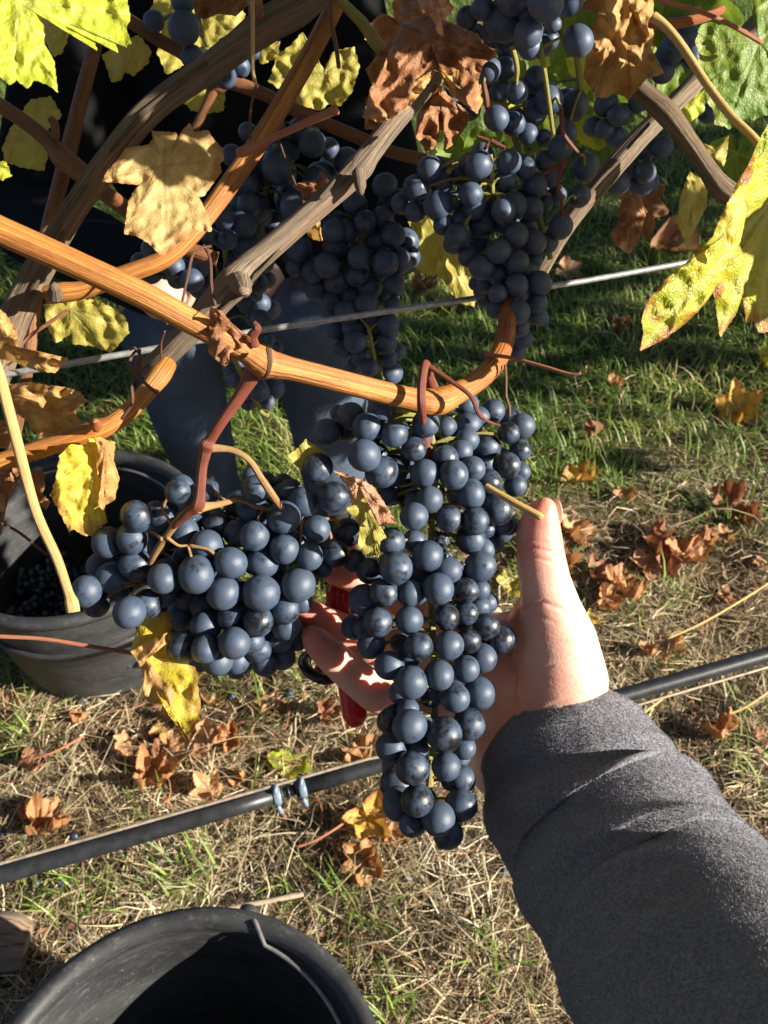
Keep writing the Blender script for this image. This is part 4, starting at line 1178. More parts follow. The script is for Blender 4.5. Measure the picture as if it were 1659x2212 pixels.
TL('leaf', [(1720, 240), (1659, 268), (1640, 300), (1620, 350), (1590, 400), (1560, 460), (1540, 510), (1490, 560), (1440, 600), (1400, 650), (1385, 690), (1390, 720), (1382, 760), (1440, 730), (1480, 700), (1530, 650), (1530, 600), (1545, 650), (1555, 730), (1590, 680), (1600, 630), (1608, 665), (1612, 700), (1625, 690), (1640, 720), (1760, 700), (1760, 300)],
   (1675, 430), .372, (.010, .006), L_YELGRN, vine2, [(1384, 755), (1556, 725), (1640, 715)], (2, 17), .005, .004, 240, 36, label='large yellow-green folded leaf with red edges at the right', fold=(1620, 400, math.radians(118), .010))
TL('leaf', [(1600, 400), (1570, 440), (1560, 490), (1565, 540), (1585, 560), (1600, 520), (1615, 450)], (1592, 470), .352, (.010, .004), L_YEL, vine2, [(1583, 550)], (1, 12), .003, .002, 70, 10, label='narrow bright yellow flap of the folded leaf')
TL('leaf', [(1280, 450), (1340, 400), (1385, 390), (1385, 480), (1320, 530), (1290, 510)], (1340, 440), .55, (0, 0), L_LIME, vine2, [(1300, 520)], (2, 14), .005, .003, 70, 8, conv=R2)
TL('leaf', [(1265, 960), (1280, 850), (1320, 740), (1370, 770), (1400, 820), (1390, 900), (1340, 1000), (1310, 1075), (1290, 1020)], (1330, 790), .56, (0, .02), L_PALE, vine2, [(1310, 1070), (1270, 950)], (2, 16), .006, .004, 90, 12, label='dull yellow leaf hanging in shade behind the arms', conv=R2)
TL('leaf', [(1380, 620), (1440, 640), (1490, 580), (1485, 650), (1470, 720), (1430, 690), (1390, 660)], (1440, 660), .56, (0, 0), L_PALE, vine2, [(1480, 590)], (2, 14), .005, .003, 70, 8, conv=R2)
TL('leaf', [(1030, 850), (1110, 840), (1130, 930), (1100, 1040), (1060, 1100), (1000, 1060), (980, 1010), (1040, 1000), (1010, 930)], (1070, 870), .60, (0, .02), L_BROWN, vine2, [(1060, 1090), (990, 1010)], (2, 14), .012, .01, 90, 12, label='shrivelled dark brown leaf in the gap right of the dense bunch', conv=R2)
TL('leaf', [(1100, 430), (1160, 420), (1215, 395), (1235, 480), (1150, 530), (1100, 480)], (1160, 460), .52, (0, 0), L_LIME, vine2, [(1230, 470)], (2, 14), .005, .003, 70, 8, conv=RD)
TL('leaf', [(1340, 430), (1490, 385), (1560, 560), (1500, 700), (1440, 600), (1370, 540)], (1430, 480), .53, (0, 0), L_LIME, vine2, [(1500, 690)], (2, 14), .005, .003, 70, 8, conv=RD)
TL('leaf', [(1380, 900), (1500, 840), (1640, 900), (1660, 1060), (1580, 1110), (1460, 1060), (1400, 1000)], (1520, 960), .68, (0, 0), L_LIME, vine2, [(1600, 1100)], (2, 14), .005, .003, 70, 8, conv=RD)
TL('leaf', [(880, 680), (960, 640), (1000, 760), (930, 800), (1060, 1000), (920, 1100), (860, 900)], (940, 760), .52, (0, 0), L_LIME, vine2, [(930, 1090)], (2, 14), .005, .003, 70, 8, conv=RD)
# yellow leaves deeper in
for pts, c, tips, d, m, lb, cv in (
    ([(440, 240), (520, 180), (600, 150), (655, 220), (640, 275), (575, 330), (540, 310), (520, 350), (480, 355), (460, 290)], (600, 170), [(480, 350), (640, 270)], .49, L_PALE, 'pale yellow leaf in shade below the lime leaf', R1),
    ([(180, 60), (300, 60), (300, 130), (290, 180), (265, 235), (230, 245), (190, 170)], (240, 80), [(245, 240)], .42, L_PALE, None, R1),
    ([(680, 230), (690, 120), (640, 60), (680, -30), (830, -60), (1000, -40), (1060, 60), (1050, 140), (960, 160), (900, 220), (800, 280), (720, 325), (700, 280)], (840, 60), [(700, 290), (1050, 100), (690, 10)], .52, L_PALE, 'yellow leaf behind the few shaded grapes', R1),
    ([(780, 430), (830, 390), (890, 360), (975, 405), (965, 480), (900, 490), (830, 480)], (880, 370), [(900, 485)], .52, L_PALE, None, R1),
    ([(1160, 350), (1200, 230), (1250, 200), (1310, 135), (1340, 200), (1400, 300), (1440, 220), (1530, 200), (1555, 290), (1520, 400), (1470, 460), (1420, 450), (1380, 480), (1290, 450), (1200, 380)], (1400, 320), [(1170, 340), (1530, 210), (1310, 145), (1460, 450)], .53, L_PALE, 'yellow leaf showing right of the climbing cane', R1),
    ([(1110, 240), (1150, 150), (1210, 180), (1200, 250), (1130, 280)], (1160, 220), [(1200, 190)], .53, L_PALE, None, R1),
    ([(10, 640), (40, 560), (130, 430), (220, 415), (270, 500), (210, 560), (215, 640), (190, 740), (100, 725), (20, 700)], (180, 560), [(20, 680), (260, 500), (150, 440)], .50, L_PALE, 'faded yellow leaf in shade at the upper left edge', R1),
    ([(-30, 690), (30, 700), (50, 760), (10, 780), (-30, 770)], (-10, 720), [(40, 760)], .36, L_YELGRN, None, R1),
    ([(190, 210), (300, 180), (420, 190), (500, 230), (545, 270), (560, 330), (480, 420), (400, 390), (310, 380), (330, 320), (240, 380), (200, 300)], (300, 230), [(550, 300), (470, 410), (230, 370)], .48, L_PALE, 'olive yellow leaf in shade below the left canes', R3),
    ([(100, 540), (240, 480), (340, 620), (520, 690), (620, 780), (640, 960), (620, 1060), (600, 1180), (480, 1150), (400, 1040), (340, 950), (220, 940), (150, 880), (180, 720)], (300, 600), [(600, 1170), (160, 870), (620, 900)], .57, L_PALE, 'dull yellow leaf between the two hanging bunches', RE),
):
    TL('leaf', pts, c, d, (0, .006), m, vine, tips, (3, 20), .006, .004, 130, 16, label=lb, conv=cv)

# leaves deeper in the row, in shade behind the loose fruit
for i, (u, v, d, r_, m, t1, t2, lb) in enumerate((
        (1215, 90, .66, 120, L_GREEN, .2, .3, 'dim green leaf behind the topmost fruit'), (1290, 230, .70, 120, L_GREEN, -.3, .2, 'dim green leaf behind the loose bunch'), (1330, 330, .72, 105, L_GREEN, .2, -.3, None),
        (1240, 30, .70, 130, L_BROWN, .1, .2, None), (1470, 130, .70, 120, L_GREEN, .3, .1, None), (1500, 20, .68, 120, L_GREEN, -.2, .3, None), (1590, 330, .66, 90, L_GREEN, .2, .2, None),
        (860, 60, .56, 110, L_BROWN, .2, .1, None), (1000, 330, .60, 100, L_GREEN, .1, .3, None), (1130, 190, .62, 120, L_GREEN, -.2, .2, None), (1430, 60, .66, 100, L_GREEN, 0, .3, None), (1080, 20, .58, 110, L_BROWN, 0, .1, None), (990, 100, .58, 100, L_BROWN, .3, .1, None), (1380, 440, .70, 80, L_BROWN, .3, .3, None))):
    me = vine_leaf_mesh('leaf', fallen_mat(m), 60 + i * 1.7, .06, .15, .2, 96, 9)
    o = bpy.data.objects.new('leaf', me)
    COL.objects.link(o)
    z = (EYE - P(u, v, d)).normalized() + Vector((t1, 0, t2))
    o.rotation_euler = (z.to_track_quat('Z', 'Y').to_matrix() @ Matrix.Rotation(2.6 + random.random() * 1.2, 3, 'Z')).to_euler()
    s_ = r_ * d / K
    o.scale = (s_, s_, s_)
    o.location = P(u, v, d)
    adopt(o, vine2 if u > 1150 else vine)
    if lb: o['label'] = lb

# unseen leaves of the row above and beside the picture, some added for shade
def shade_canopy():
    V, F, E, W = [], [], [], []
    protos = []
    for i in range(5):
        me = vine_leaf_mesh('tmp_leaf', L_FOL, 40 + i, 0.05, 0.12, 0.15, 40, 3)
        vs = np.empty(len(me.vertices) * 3); me.vertices.foreach_get('co', vs)
        ed = np.empty(len(me.vertices)); me.attributes['edge'].data.foreach_get('value', ed)
        ve = np.empty(len(me.vertices)); me.attributes['vein'].data.foreach_get('value', ve)
        protos.append((vs.reshape(-1, 3), [tuple(p.vertices) for p in me.polygons], ed, ve))
        bpy.data.meshes.remove(me)
    rg = random.Random(5)

    rays = [(P(u, v, d), rr) for u, v, d, rr in LIT]

    def blocks(p, size):
        for q, rr in rays:
            t = (p - q).dot(SUN)
            if t > 0 and (p - q - SUN * t).length < size * (rr + .25) + .012:
                return True
        return False

    def hard(p, size):
        for q, rr in rays:
            t = (p - q).dot(SUN)
            if t > 0 and (p - q - SUN * t).length < size * .9 + .004:
                return True
        return False

    def leaf_at(p, size, nrm, force=False):
        if not force and blocks(p, size):
            return
        while force and hard(p, size):
            size *= .85
            if size < .014:
                return
        vs, fs, ed, ve = rg.choice(protos)
        q = nrm.to_track_quat('Z', 'Y').to_matrix() @ Matrix.Rotation(rg.random() * 6.28, 3, 'Z')
        A = np.array(q) * size
        o = len(V)
        V.extend(map(tuple, vs @ A.T + np.array(p)))
        F.extend(tuple(i + o for i in f) for f in fs)
        E.extend(ed); W.extend(ve)
    for i in range(1900):
        s = rg.uniform(-2.6, 6.8)
        z = rg.uniform(1.36, 2.05)
        off = rg.gauss(0.03, 0.10)
        p = ROW_O + ROW_D * s + ROW_N * off + Vector((0, 0, z))
        u, v, d = to_px(p)
        if d > 0 and -140 < u < 1800 and v > -150:
            continue
        if (p - EYE).length < 0.22:
            continue
        nrm = Vector((rg.gauss(0, .7), -0.6 + rg.gauss(0, .6), 0.5 + rg.gauss(0, .5))).normalized()
        leaf_at(p, rg.uniform(0.06, 0.095), nrm)
    # fruit-zone leaves of the row, beyond the right-hand edge
    for i in range(520):
        s = rg.uniform(0.55, 4.2)
        z = rg.uniform(0.85, 1.36)
        p = ROW_O + ROW_D * s + ROW_N * rg.gauss(0.0, 0.10) + Vector((0, 0, z))
        u, v, d = to_px(p)
        if u < 1800 and v > -100:
            continue
        leaf_at(p, rg.uniform(0.05, 0.08), Vector((rg.gauss(.3, .6), -0.7 + rg.gauss(0, .6), 0.3 + rg.gauss(0, .5))).normalized())
    for tu, tv, td, t, size in SHADE:
        p = P(tu, tv, td) + SUN * t
        u, v, d = to_px(p)
        if d > 0 and -60 < u < 1720 and -60 < v < 2270:
            print('shade leaf in view', tu, tv, u, v, d)
        leaf_at(p, size, (SUN + Vector((rg.gauss(0, .25), rg.gauss(0, .25), rg.gauss(0, .25)))).normalized(), True)
    me = bpy.data.meshes.new('shade_foliage')  # row leaves joined with those added for shade
    me.from_pydata(V, [], F)
    for nm, dat in (('edge', E), ('vein', W)):
        at = me.attributes.new(nm, 'FLOAT', 'POINT')
        at.data.foreach_set('value', np.array(dat, dtype=np.float32))
    o = link_mesh('shade_foliage', me, L_FOL, vine)
    o['kind'] = 'stuff'


# unseen leaves added out of the frame only to shade these places: (u, v, depth) of the shaded spot, distance towards the sun, size
SHADE = [(1040, 520, .455, .26, .075), (1110, 630, .455, .24, .07), (960, 470, .45, .24, .06), (1000, 590, .455, .25, .06), (1090, 720, .46, .27, .035),
         (780, 540, .51, .32, .075), (820, 640, .51, .31, .07), (700, 450, .52, .34, .075), (850, 450, .51, .33, .07), (770, 740, .52, .33, .055), (620, 400, .53, .36, .075), (560, 560, .54, .4, .07), (540, 720, .55, .42, .06),
         (620, 290, .53, .36, .07), (500, 470, .53, .40, .06), (1400, 200, .63, .30, .07), (1420, 340, .65, .30, .07), (1060, -20, .39, .18, .04),
         (345, 300, .395, .34, .045), (400, 170, .41, .36, .06), (500, 90, .41, .34, .05), (170, 250, .46, .5, .09), (90, 320, .46, .55, .09), (640, 180, .43, .32, .06), (380, 60, .47, .4, .06), (230, 420, .46, .5, .05), (560, 240, .50, .4, .07), (150, 120, .47, .5, .08)]
# places the photograph shows in the sun: gaps shaped into the unseen leaves let it through
LIT = [(1060, 150, .42, .8), (1090, 255, .42, .8), (1190, 215, .42, .8), (1035, 355, .425, .8), (1020, 420, .425, .75), (1210, 320, .42, .75), (1265, 345, .42, .7), (1100, 345, .425, .75), (1120, 200, .42, .7),
       (930, 250, .38, .6), (1020, 230, .38, .6), (1000, 190, .38, .5), (830, 300, .40, .8), (760, 380, .40, .8), (890, 300, .42, .5), (1310, 50, .40, .6), (1350, 110, .40, .6), (1300, 190, .40, .5), (1420, 205, .49, .6), (1250, 440, .53, .6),
       (1195, 540, .54, .5), (1440, 60, .40, .6), (1530, 190, .40, .7), (1600, 270, .39, .6), (1560, 480, .36, .9), (1500, 640, .37, .8), (1400, 700, .37, .8), (1560, 660, .37, .7), (1620, 340, .37, .7), (1600, 90, .45, .5),
       (1300, 950, 1.5, .8), (1500, 900, 1.6, .8), (1450, 1000, 1.45, .8), (1200, 1000, 1.5, .7), (1600, 1000, 1.45, .8), (1150, 830, 1.72, .8), (1260, 840, 1.72, .8), (1350, 860, 1.7, .8), (1470, 820, 1.73, .8), (1570, 850, 1.7, .8), (1200, 910, 1.6, .8), (1400, 920, 1.6, .8), (1110, 770, 1.8, .5), (1330, 1060, 1.45, .8), (1550, 1080, 1.45, .8), (640, 640, 1.62, .35), (1590, 560, .37, .8)]
shade_canopy()

# ------------------------------------------------------------------ trellis wire and drip line
M_WIRE = simple('galvanised_wire', (0.42, 0.43, 0.42), 0.38, 0.6, 0.35, 220, 0.3, 0.0006)
M_WIRE2 = simple('rusty_wire', (0.34, 0.27, 0.20), 0.5, 0.3, 0.4, 160, 0.3, 0.0006)
M_HOSE = simple('black_hose', (0.022, 0.023, 0.026), 0.40, 0.0, 0.5, 90, 0.25, 0.0006)
M_CLIP = simple('grey_clip', (0.16, 0.21, 0.28), 0.45, 0.0, 0.2, 120)


def row_line(u0, v0, u1, v1, ext=1.2):
    a, b = RP(u0, v0), RP(u1, v1)
    d = (b - a).normalized()
    return a - d * ext, b + d * ext


a, b = row_line(0, 808, 1659, 540)
pts = [(a.lerp(b, i / 30) + Vector((0, 0, 0.001 * math.sin(i * 1.9))), 0.0017) for i in range(31)]
tw = geo_obj('trellis_wire', tube_geo(catmull(pts, 3), 10), M_WIRE)
tag(tw, 'thin grey galvanised wire stretched behind the canes', 'wire')

a, b = row_line(0, 1889, 1659, 1412)
drip = empty('irrigation_tube', (a + b) / 2, 'black drip hose on a thin wire, with two grey clips, above the straw', 'hose')
HR = 0.0076
CLA, CLB = RP(597, 1889 - .2875 * 597), RP(652, 1889 - .2875 * 652)
dd = (b - a).normalized()
sa = (CLA - a).dot(dd) + 0.006
sb = (CLB - a).dot(dd) - 0.006
L_ = (b - a).length


def hose(s0, s1, r):
    n = max(2, int((s1 - s0) / 0.05))
    return tube_geo([(a + dd * (s0 + (s1 - s0) * i / n) + Vector((0, 0, .0012 * math.sin((s0 + (s1 - s0) * i / n) * 9))), r) for i in range(n + 1)], 20)


geo_obj('hose_section', hose(0, sa, HR), M_HOSE, drip)
geo_obj('hose_section', hose(sb, L_, HR), M_HOSE, drip)
geo_obj('joiner', merge([hose(sa - .004, sb + .004, HR * .62)] + [tube_geo([(a + dd * (sa + .004 + i * .0035), HR * .82), (a + dd * (sa + .0062 + i * .0035), HR * .66)], 16) for i in range(2)]), M_HOSE, drip)
wp = []
for i in range(61):
    s = L_ * i / 60
    u, v, d = to_px(a + dd * s)
    t = min(1, max(0, (u - 780) / 420))
    t = t * t * (3 - 2 * t)
    off = Vector((0, 0, 1)) * (0.0100 - 0.0215 * t) + ROW_N * (0.006 * (1 - 2 * t) - 0.002)
    wp.append((a + dd * s + off, 0.0016))
geo_obj('support_wire', tube_geo(wp, 8), M_WIRE2, drip)
for c0 in (CLA, CLB):
    ring = tube_geo([(c0 - dd * 0.0034, HR * 1.06), (c0 - dd * .0028, HR * 1.16), (c0 + dd * .0028, HR * 1.16), (c0 + dd * .0034, HR * 1.06)], 20)
    up = c0 + Vector((0, -0.004, HR * 1.2))
    dn = c0 + Vector((0.001, -0.006, -HR * 1.1))
    tail = tube_geo([(dn, .0024), (dn + Vector((.002, -.001, -.007)), .0024), (dn + Vector((.003, -.001, -.011)), .0018)], 8)
    top = tube_geo([(up, .0022), (up + Vector((0, .006, .002)), .0022), (up + Vector((0, .009, -.001)), .0016)], 8)
    geo_obj('clip', merge([ring, tail, top]), M_CLIP, drip)

# ------------------------------------------------------------------ buckets
def mat_bucket():
    g = G('bucket_plastic')
    oc = g.coord('Object')
    a_ = g.noise(g.mapping(oc, (1, 1, 3)), 9, 6, 0.7)
    b_ = g.noise(g.mapping(oc, (14, 14, 60)), 4, 5, 0.75)
    c_ = g.noise(oc, 240, 3, 0.6)
    col = g.mix(g.step(a_, 0.4, 0.7), (0.022, 0.023, 0.025), (0.055, 0.055, 0.056))
    col = g.mix(g.step(b_, 0.54, 0.74, 0, 0.45), col, (0.17, 0.17, 0.16))
    col = g.mix(g.step(c_, 0.68, 0.74, 0, 0.8), col, (0.26, 0.25, 0.22))
    return g.done(g.pbr(Base_Color=col, Roughness=g.mix(b_, (0.42,) * 3, (0.7,) * 3), Normal=g.bump(g.math('ADD', a_, b_), 0.25, 0.002)))


M_BUCKET = mat_bucket()
M_BAIL = simple('bail_wire', (0.30, 0.29, 0.27), 0.45, 0.5, 0.3, 160)


def lathe(profile, seg=72, wob=0.0):
    V, F, U = [], [], []
    for i, (r, z) in enumerate(profile):
        for k in range(seg):
            an = 2 * math.pi * k / seg
            rr = r * (1 + wob * math.sin(2 * an + .6))
            V.append(Vector((rr * math.cos(an), rr * math.sin(an), z)))
    for i in range(len(profile) - 1):
        for k in range(seg):
            k2 = (k + 1) % seg
            F.append((i * seg + k, i * seg + k2, (i + 1) * seg + k2, (i + 1) * seg + k))
            U.append(((k / seg, i), ((k + 1) / seg, i), ((k + 1) / seg, i + 1), (k / seg, i + 1)))
    return V, F, U


def loc_obj(name, geo, mat, parent):
    o = geo_obj(name, geo, mat, None)
    o.parent = parent
    return o


def bucket(loc, R, h, label, bail_ang, bail_a0, bail_a1):
    e = empty('harvest_bucket', loc, label, 'bucket', 'black harvest buckets')
    rb = R * 0.76
    loc_obj('shell', lathe([(0.001, 0.006), (rb - .004, 0.006), (rb, 0.010), (rb + .006, .03), (rb + (R - rb) * .45, h * .45), (rb + (R - rb) * .47, h * .46), (R - .006, h - .035), (R - .003, h - .003),
                            (R - .008, h - .003), (R - .011, h - .035), (rb + (R - rb) * .45 - .005, h * .45), (rb - .002, .03), (rb - .008, .012), (0.001, .012)], 80, .012), M_BUCKET, e)
    loc_obj('rim', lathe([(R - .0035, h - .018), (R + .006, h - .018), (R + .011, h - .006), (R + .010, h), (R + .003, h + .004), (R - .006, h + .002), (R - .012, h - .006), (R - .0105, h - .02)], 80, .012), M_BUCKET, e)
    loc_obj('band', lathe([(rb + (R - rb) * .62 + .000, h * .60), (rb + (R - rb) * .62 + .006, h * .605), (rb + (R - rb) * .66 + .006, h * .635), (rb + (R - rb) * .66, h * .64)], 80, .012), M_BUCKET, e)
    for an in (bail_ang, bail_ang + math.pi):
        c, s = math.cos(an), math.sin(an)
        ear = tube_geo([(Vector(((R - .004) * c, (R - .004) * s, h - .012)), .013), (Vector(((R + .016) * c, (R + .016) * s, h - .012)), .012), (Vector(((R + .019) * c, (R + .019) * s, h - .012)), .007)], 12)
        loc_obj('ear', ear, M_BUCKET, e)
    pth = []
    for i in range(41):
        t = i / 40
        an = bail_a0 + (bail_a1 - bail_a0) * t
        k = math.sin(math.pi * t)
        rr = R - .016 - .006 * k
        z = h - .010 - .010 * k
        if i in (0, 40):
            rr, z = R + .012, h - .010
        if i in (1, 39):
            rr, z = R - .004, h + .006
        pth.append((Vector((rr * math.cos(an), rr * math.sin(an), z)), .0026))
    loc_obj('bail', tube_geo(pth, 8), M_BAIL, e)
    return e


B1 = Vector((-.205, .205, 0)); BH = .29; BR = .205
B2 = Vector((-.53, 1.05, 0))
bucket(B1 + Vector((0, 0, -.004)), BR, BH, 'scuffed black bucket at the bottom edge with its wire handle on the rim', 1.35, 1.35, 1.35 - math.pi)
bucket(B2 + Vector((0, 0, -.004)), BR, BH, 'black bucket at the left edge, shaded grapes inside, behind a yellow leaf', 2.4, 2.4, 2.4 - math.pi)


def pile_bunch(c, R, count, label, group, seed):
    rg = random.Random(seed)
    geos = []
    bm = bmesh.new()
    pts = []
    for i in range(count * 60):
        p = Vector((rg.gauss(0, R * .62), rg.gauss(0, R * .40), rg.gauss(0, R * .26)))
        if not pts or (all((p - q).length > .0115 for q in pts) and any((p - q).length < .0138 for q in pts)):
            pts.append(p)
        if len(pts) >= count:
            break
    rot = Matrix.Rotation(rg.random() * 6.28, 4, 'Z')
    for p in pts:
        r = rg.uniform(.0062, .0076)
        bmesh.ops.create_icosphere(bm, subdivisions=2, radius=r, matrix=Matrix.Translation(rot @ p))
    o = bm_obj('grape_bunch', bm, M_GRAPE_PILE)
    o.location = c
    tag(o, label, 'grape bunch', group)
    return o


def mat_pile():
    g = G('grape_skin_pile')
    oc = g.coord('Object')
    nz = g.noise(oc, 70, 4, 0.6)
    return g.done(g.pbr(Base_Color=g.mix(g.step(nz, 0.38, 0.6), (0.008, 0.009, 0.013), (0.035, 0.05, 0.085)), Roughness=0.42))


M_GRAPE_PILE = mat_pile()
for bc, lev, lb, gp in ((B1, .045, 'cut black grape bunch lying in the bottom bucket', 'cut bunches in the bottom bucket'), (B2, .105, 'cut black grape bunch piled in the bucket at the left', 'cut bunches in the left bucket')):
    for i in range(14):
        an = i * 2.4
        rr = .135 * math.sqrt((i + .5) / 14)
        pile_bunch(bc + Vector((rr * math.cos(an), rr * math.sin(an), lev + random.uniform(-.012, .02) + .02 * (1 - rr / .135))), .055, 60, lb, gp, 100 + i)

# ------------------------------------------------------------------ fallen leaves, berries, wood on the ground
LM = {}


def fallen_mesh(mat, var, style):
    key = (mat.name, var, style)
    if key not in LM:
        cr, cu, fo = {'flat': (.05, .12, .10), 'curl': (.09, .26, .20), 'ball': (.17, .48, .32)}[style]
        LM[key] = vine_leaf_mesh('fallen_leaf', fallen_mat(mat), 10 + var * 3.3, cr, cu, fo)
    return LM[key]


FALLEN = [
    (1590, 890, 62, L_GOLD, 'curl', 'curled gold and brown fallen leaf standing in the grass, far right'),
    (1250, 1035, 48, L_GOLD, 'curl', 'gold and orange fallen leaf in the grass above the thumb'),
    (1353, 1072, 36, L_ORANGE, 'curl', 'small orange fallen leaf in the grass right of the gold one'),
    (1580, 1085, 44, L_REDBR, 'ball', 'shrivelled red-brown fallen leaf in the grass near the right edge'),
    (1480, 1195, 52, L_ORANGE, 'curl', 'red-orange fallen leaf on the edge between grass and straw'),
    (1420, 1185, 46, L_REDBR, 'curl', 'brown fallen leaf touching the red-orange one'),
    (1330, 1262, 56, L_ORANGE, 'curl', 'orange fallen leaf right of the thumb'),
    (1285, 1240, 56, L_REDBR, 'curl', 'red-brown fallen leaf overlapping the orange one right of the thumb'),
    (1390, 1228, 48, L_PEACH, 'flat', 'pale peach fallen leaf above the straw, right of the thumb'),
    (1235, 1155, 66, L_PEACH, 'curl', 'long tan fallen leaf close behind the thumb tip'),
    (1100, 1275, 46, L_PALE, 'curl', 'pale yellow fallen leaf seen between bunch and thumb'),
    (1275, 1340, 30, L_YEL, 'curl', 'small bright yellow fallen leaf at the edge of the thumb'),
    (1570, 1282, 36, L_ORANGE, 'flat', 'small orange fallen leaf on straw near the right edge'),
    (1455, 1400, 60, L_PEACH, 'flat', 'flat pale orange fallen leaf above the hose at the right'),
    (1555, 1595, 48, L_ORANGE, 'ball', 'crumpled orange-brown fallen leaf below the hose at the right'),
    (590, 1515, 42, L_PEACH, 'flat', 'peach fallen leaf on the straw under the left bunch'),
    (425, 1588, 80, L_PEACH, 'flat', 'large peach fallen leaf under the tip of the yellow leaf'),
    (375, 1560, 60, L_TAN, 'curl', 'tan fallen leaf tucked under the large peach one'),
    (265, 1603, 42, L_PEACH, 'curl', 'small peach fallen leaf left of the large peach one'),
    (320, 1682, 58, L_ORANGE, 'ball', 'crumpled orange fallen leaf above the hose, left of the peach one'),
    (448, 1700, 56, L_PEACH, 'curl', 'peach fallen leaf standing just above the hose'),
    (520, 1672, 32, L_ORANGE, 'ball', 'small orange fallen leaf left of the lime one'),
    (622, 1655, 56, L_LIME, 'flat', 'fresh lime fallen leaf resting above the hose'),
    (795, 1770, 76, L_GOLD, 'curl', 'gold and orange fallen leaf behind the tip of the held bunch'),
    (795, 1862, 56, L_ORANGE, 'curl', 'orange fallen leaf below the gold one by the held bunch'),
    (785, 1635, 50, L_ORANGE, 'curl', 'orange fallen leaf beside the red handle'),
    (85, 1795, 58, L_ORANGE, 'ball', 'crumpled orange fallen leaf above the hose near the left edge'),
    (15, 1515, 36, L_ORANGE, 'flat', 'orange fallen leaf cut by the left edge below the bucket'),
    (1640, 1215, 30, L_ORANGE, 'flat', 'orange fallen leaf cut by the right edge in the straw'),
    (1278, 935, 34, L_REDBR, 'ball', 'dull brown fallen leaf in the lit grass'),
    (968, 655, 50, L_GOLD, 'flat', 'gold fallen leaf in shade below the dull yellow vine leaf'),
    (900, 625, 46, L_REDBR, 'ball', 'dark red-brown fallen leaf in shade above the wire'),
    (1345, 700, 30, L_REDBR, 'ball', 'small brown fallen leaf in the shaded grass left of the folded leaf'),
    (1440, 530, 62, L_PINKBR, 'ball', 'pinkish brown fallen leaf in shade behind the crossing arms'),
    (1220, 590, 40, L_PINKBR, 'flat', 'pinkish fallen leaf in shade right of the dense bunch'),
    (50, 445, 70, L_REDBR, 'ball', 'red-brown fallen leaf in shade at the upper left edge'),
    (1645, 780, 40, L_YEL, 'curl', 'yellow fallen leaf in the grass at the right edge'),
    (1570, 1160, 36, L_PEACH, 'flat', 'small peach fallen leaf below the shrivelled one at the right'),
    (1640, 1600, 30, L_REDBR, 'curl', 'brown fallen leaf at the right edge below the hose'),
    (700, 1545, 36, L_REDBR, 'ball', 'brown fallen leaf left of the red handle'),
    (60, 1660, 34, L_REDBR, 'ball', 'small dark fallen leaf in straw near the left edge'),
    (900, 1310, 40, L_ORANGE, 'flat', 'orange fallen leaf hidden behind the held bunch'),
    (455, 1520, 40, L_PEACH, 'curl', 'small peach fallen leaf right of the yellow hanging leaf'),
    (1360, 1300, 44, L_ORANGE, 'ball', 'crumpled orange fallen leaf just below the orange and red-brown pair'),
    (1520, 1170, 34, L_ORANGE, 'ball', 'small crumpled fallen leaf between the red-orange one and the right edge'),
    (1440, 1235, 34, L_REDBR, 'ball', 'small brown fallen leaf right of the pale peach one'),
    (1300, 1300, 36, L_PEACH, 'ball', 'peach crumpled fallen leaf touching the thumb outline'),
    (1210, 1215, 40, L_PEACH, 'ball', 'pale crumpled fallen leaf between thumb and the long tan leaf'),
    (1420, 1150, 30, L_REDBR, 'ball', 'tiny brown fallen leaf in thin grass above the pale peach one'),
    (1610, 1110, 34, L_REDBR, 'ball', 'brown crumpled fallen leaf right of the shrivelled one'),
    (1400, 1420, 34, L_PEACH, 'ball', 'crumpled pale fallen leaf left of the flat pale orange one'),
    (500, 1590, 40, L_ORANGE, 'ball', 'crumpled fallen leaf right of the large peach one'),
    (350, 1625, 36, L_REDBR, 'ball', 'red-brown crumpled fallen leaf under the large peach one'),
    (60, 1760, 36, L_PEACH, 'ball', 'pale crumpled fallen leaf above the orange one near the left edge'),
    (165, 1560, 30, L_ORANGE, 'ball', 'tiny orange fallen leaf below the left bucket'),
    (850, 1800, 40, L_ORANGE, 'curl', 'brown-edged fallen leaf partly hidden by the held bunch tip'),
    (1330, 830, 26, L_PEACH, 'ball', 'tiny pale fallen leaf in the shaded grass'),
]
for i, (u, v, s, m, style, lb) in enumerate(FALLEN):
    if lb.startswith('orange fallen leaf hidden'):
        continue
    p = GP(u, v, 0.012)
    d = (p - EYE).dot(FWD)
    size = s * d / K * 1.05 * random.uniform(.85, 1.3)
    o = bpy.data.objects.new('fallen_leaf', fallen_mesh(m, i % 4, style))
    COL.objects.link(o)
    tilt = {'flat': .16, 'curl': .26, 'ball': .32}[style]
    o.rotation_euler = (random.gauss(-.15, tilt), random.gauss(0, tilt), random.random() * 6.28)
    if style == 'curl' and i in (0, 20):
        o.rotation_euler = (random.gauss(.8, .1), random.gauss(0, .2), random.gauss(0, .6))
    lift = {'flat': .006, 'curl': .007, 'ball': .008}[style]
    o.location = (p.x, p.y, ground_z(p.x, p.y) + lift + size * .12)
    o.scale = (size, size, size)
    tag(o, lb, 'leaf', 'fallen vine leaves on the ground')

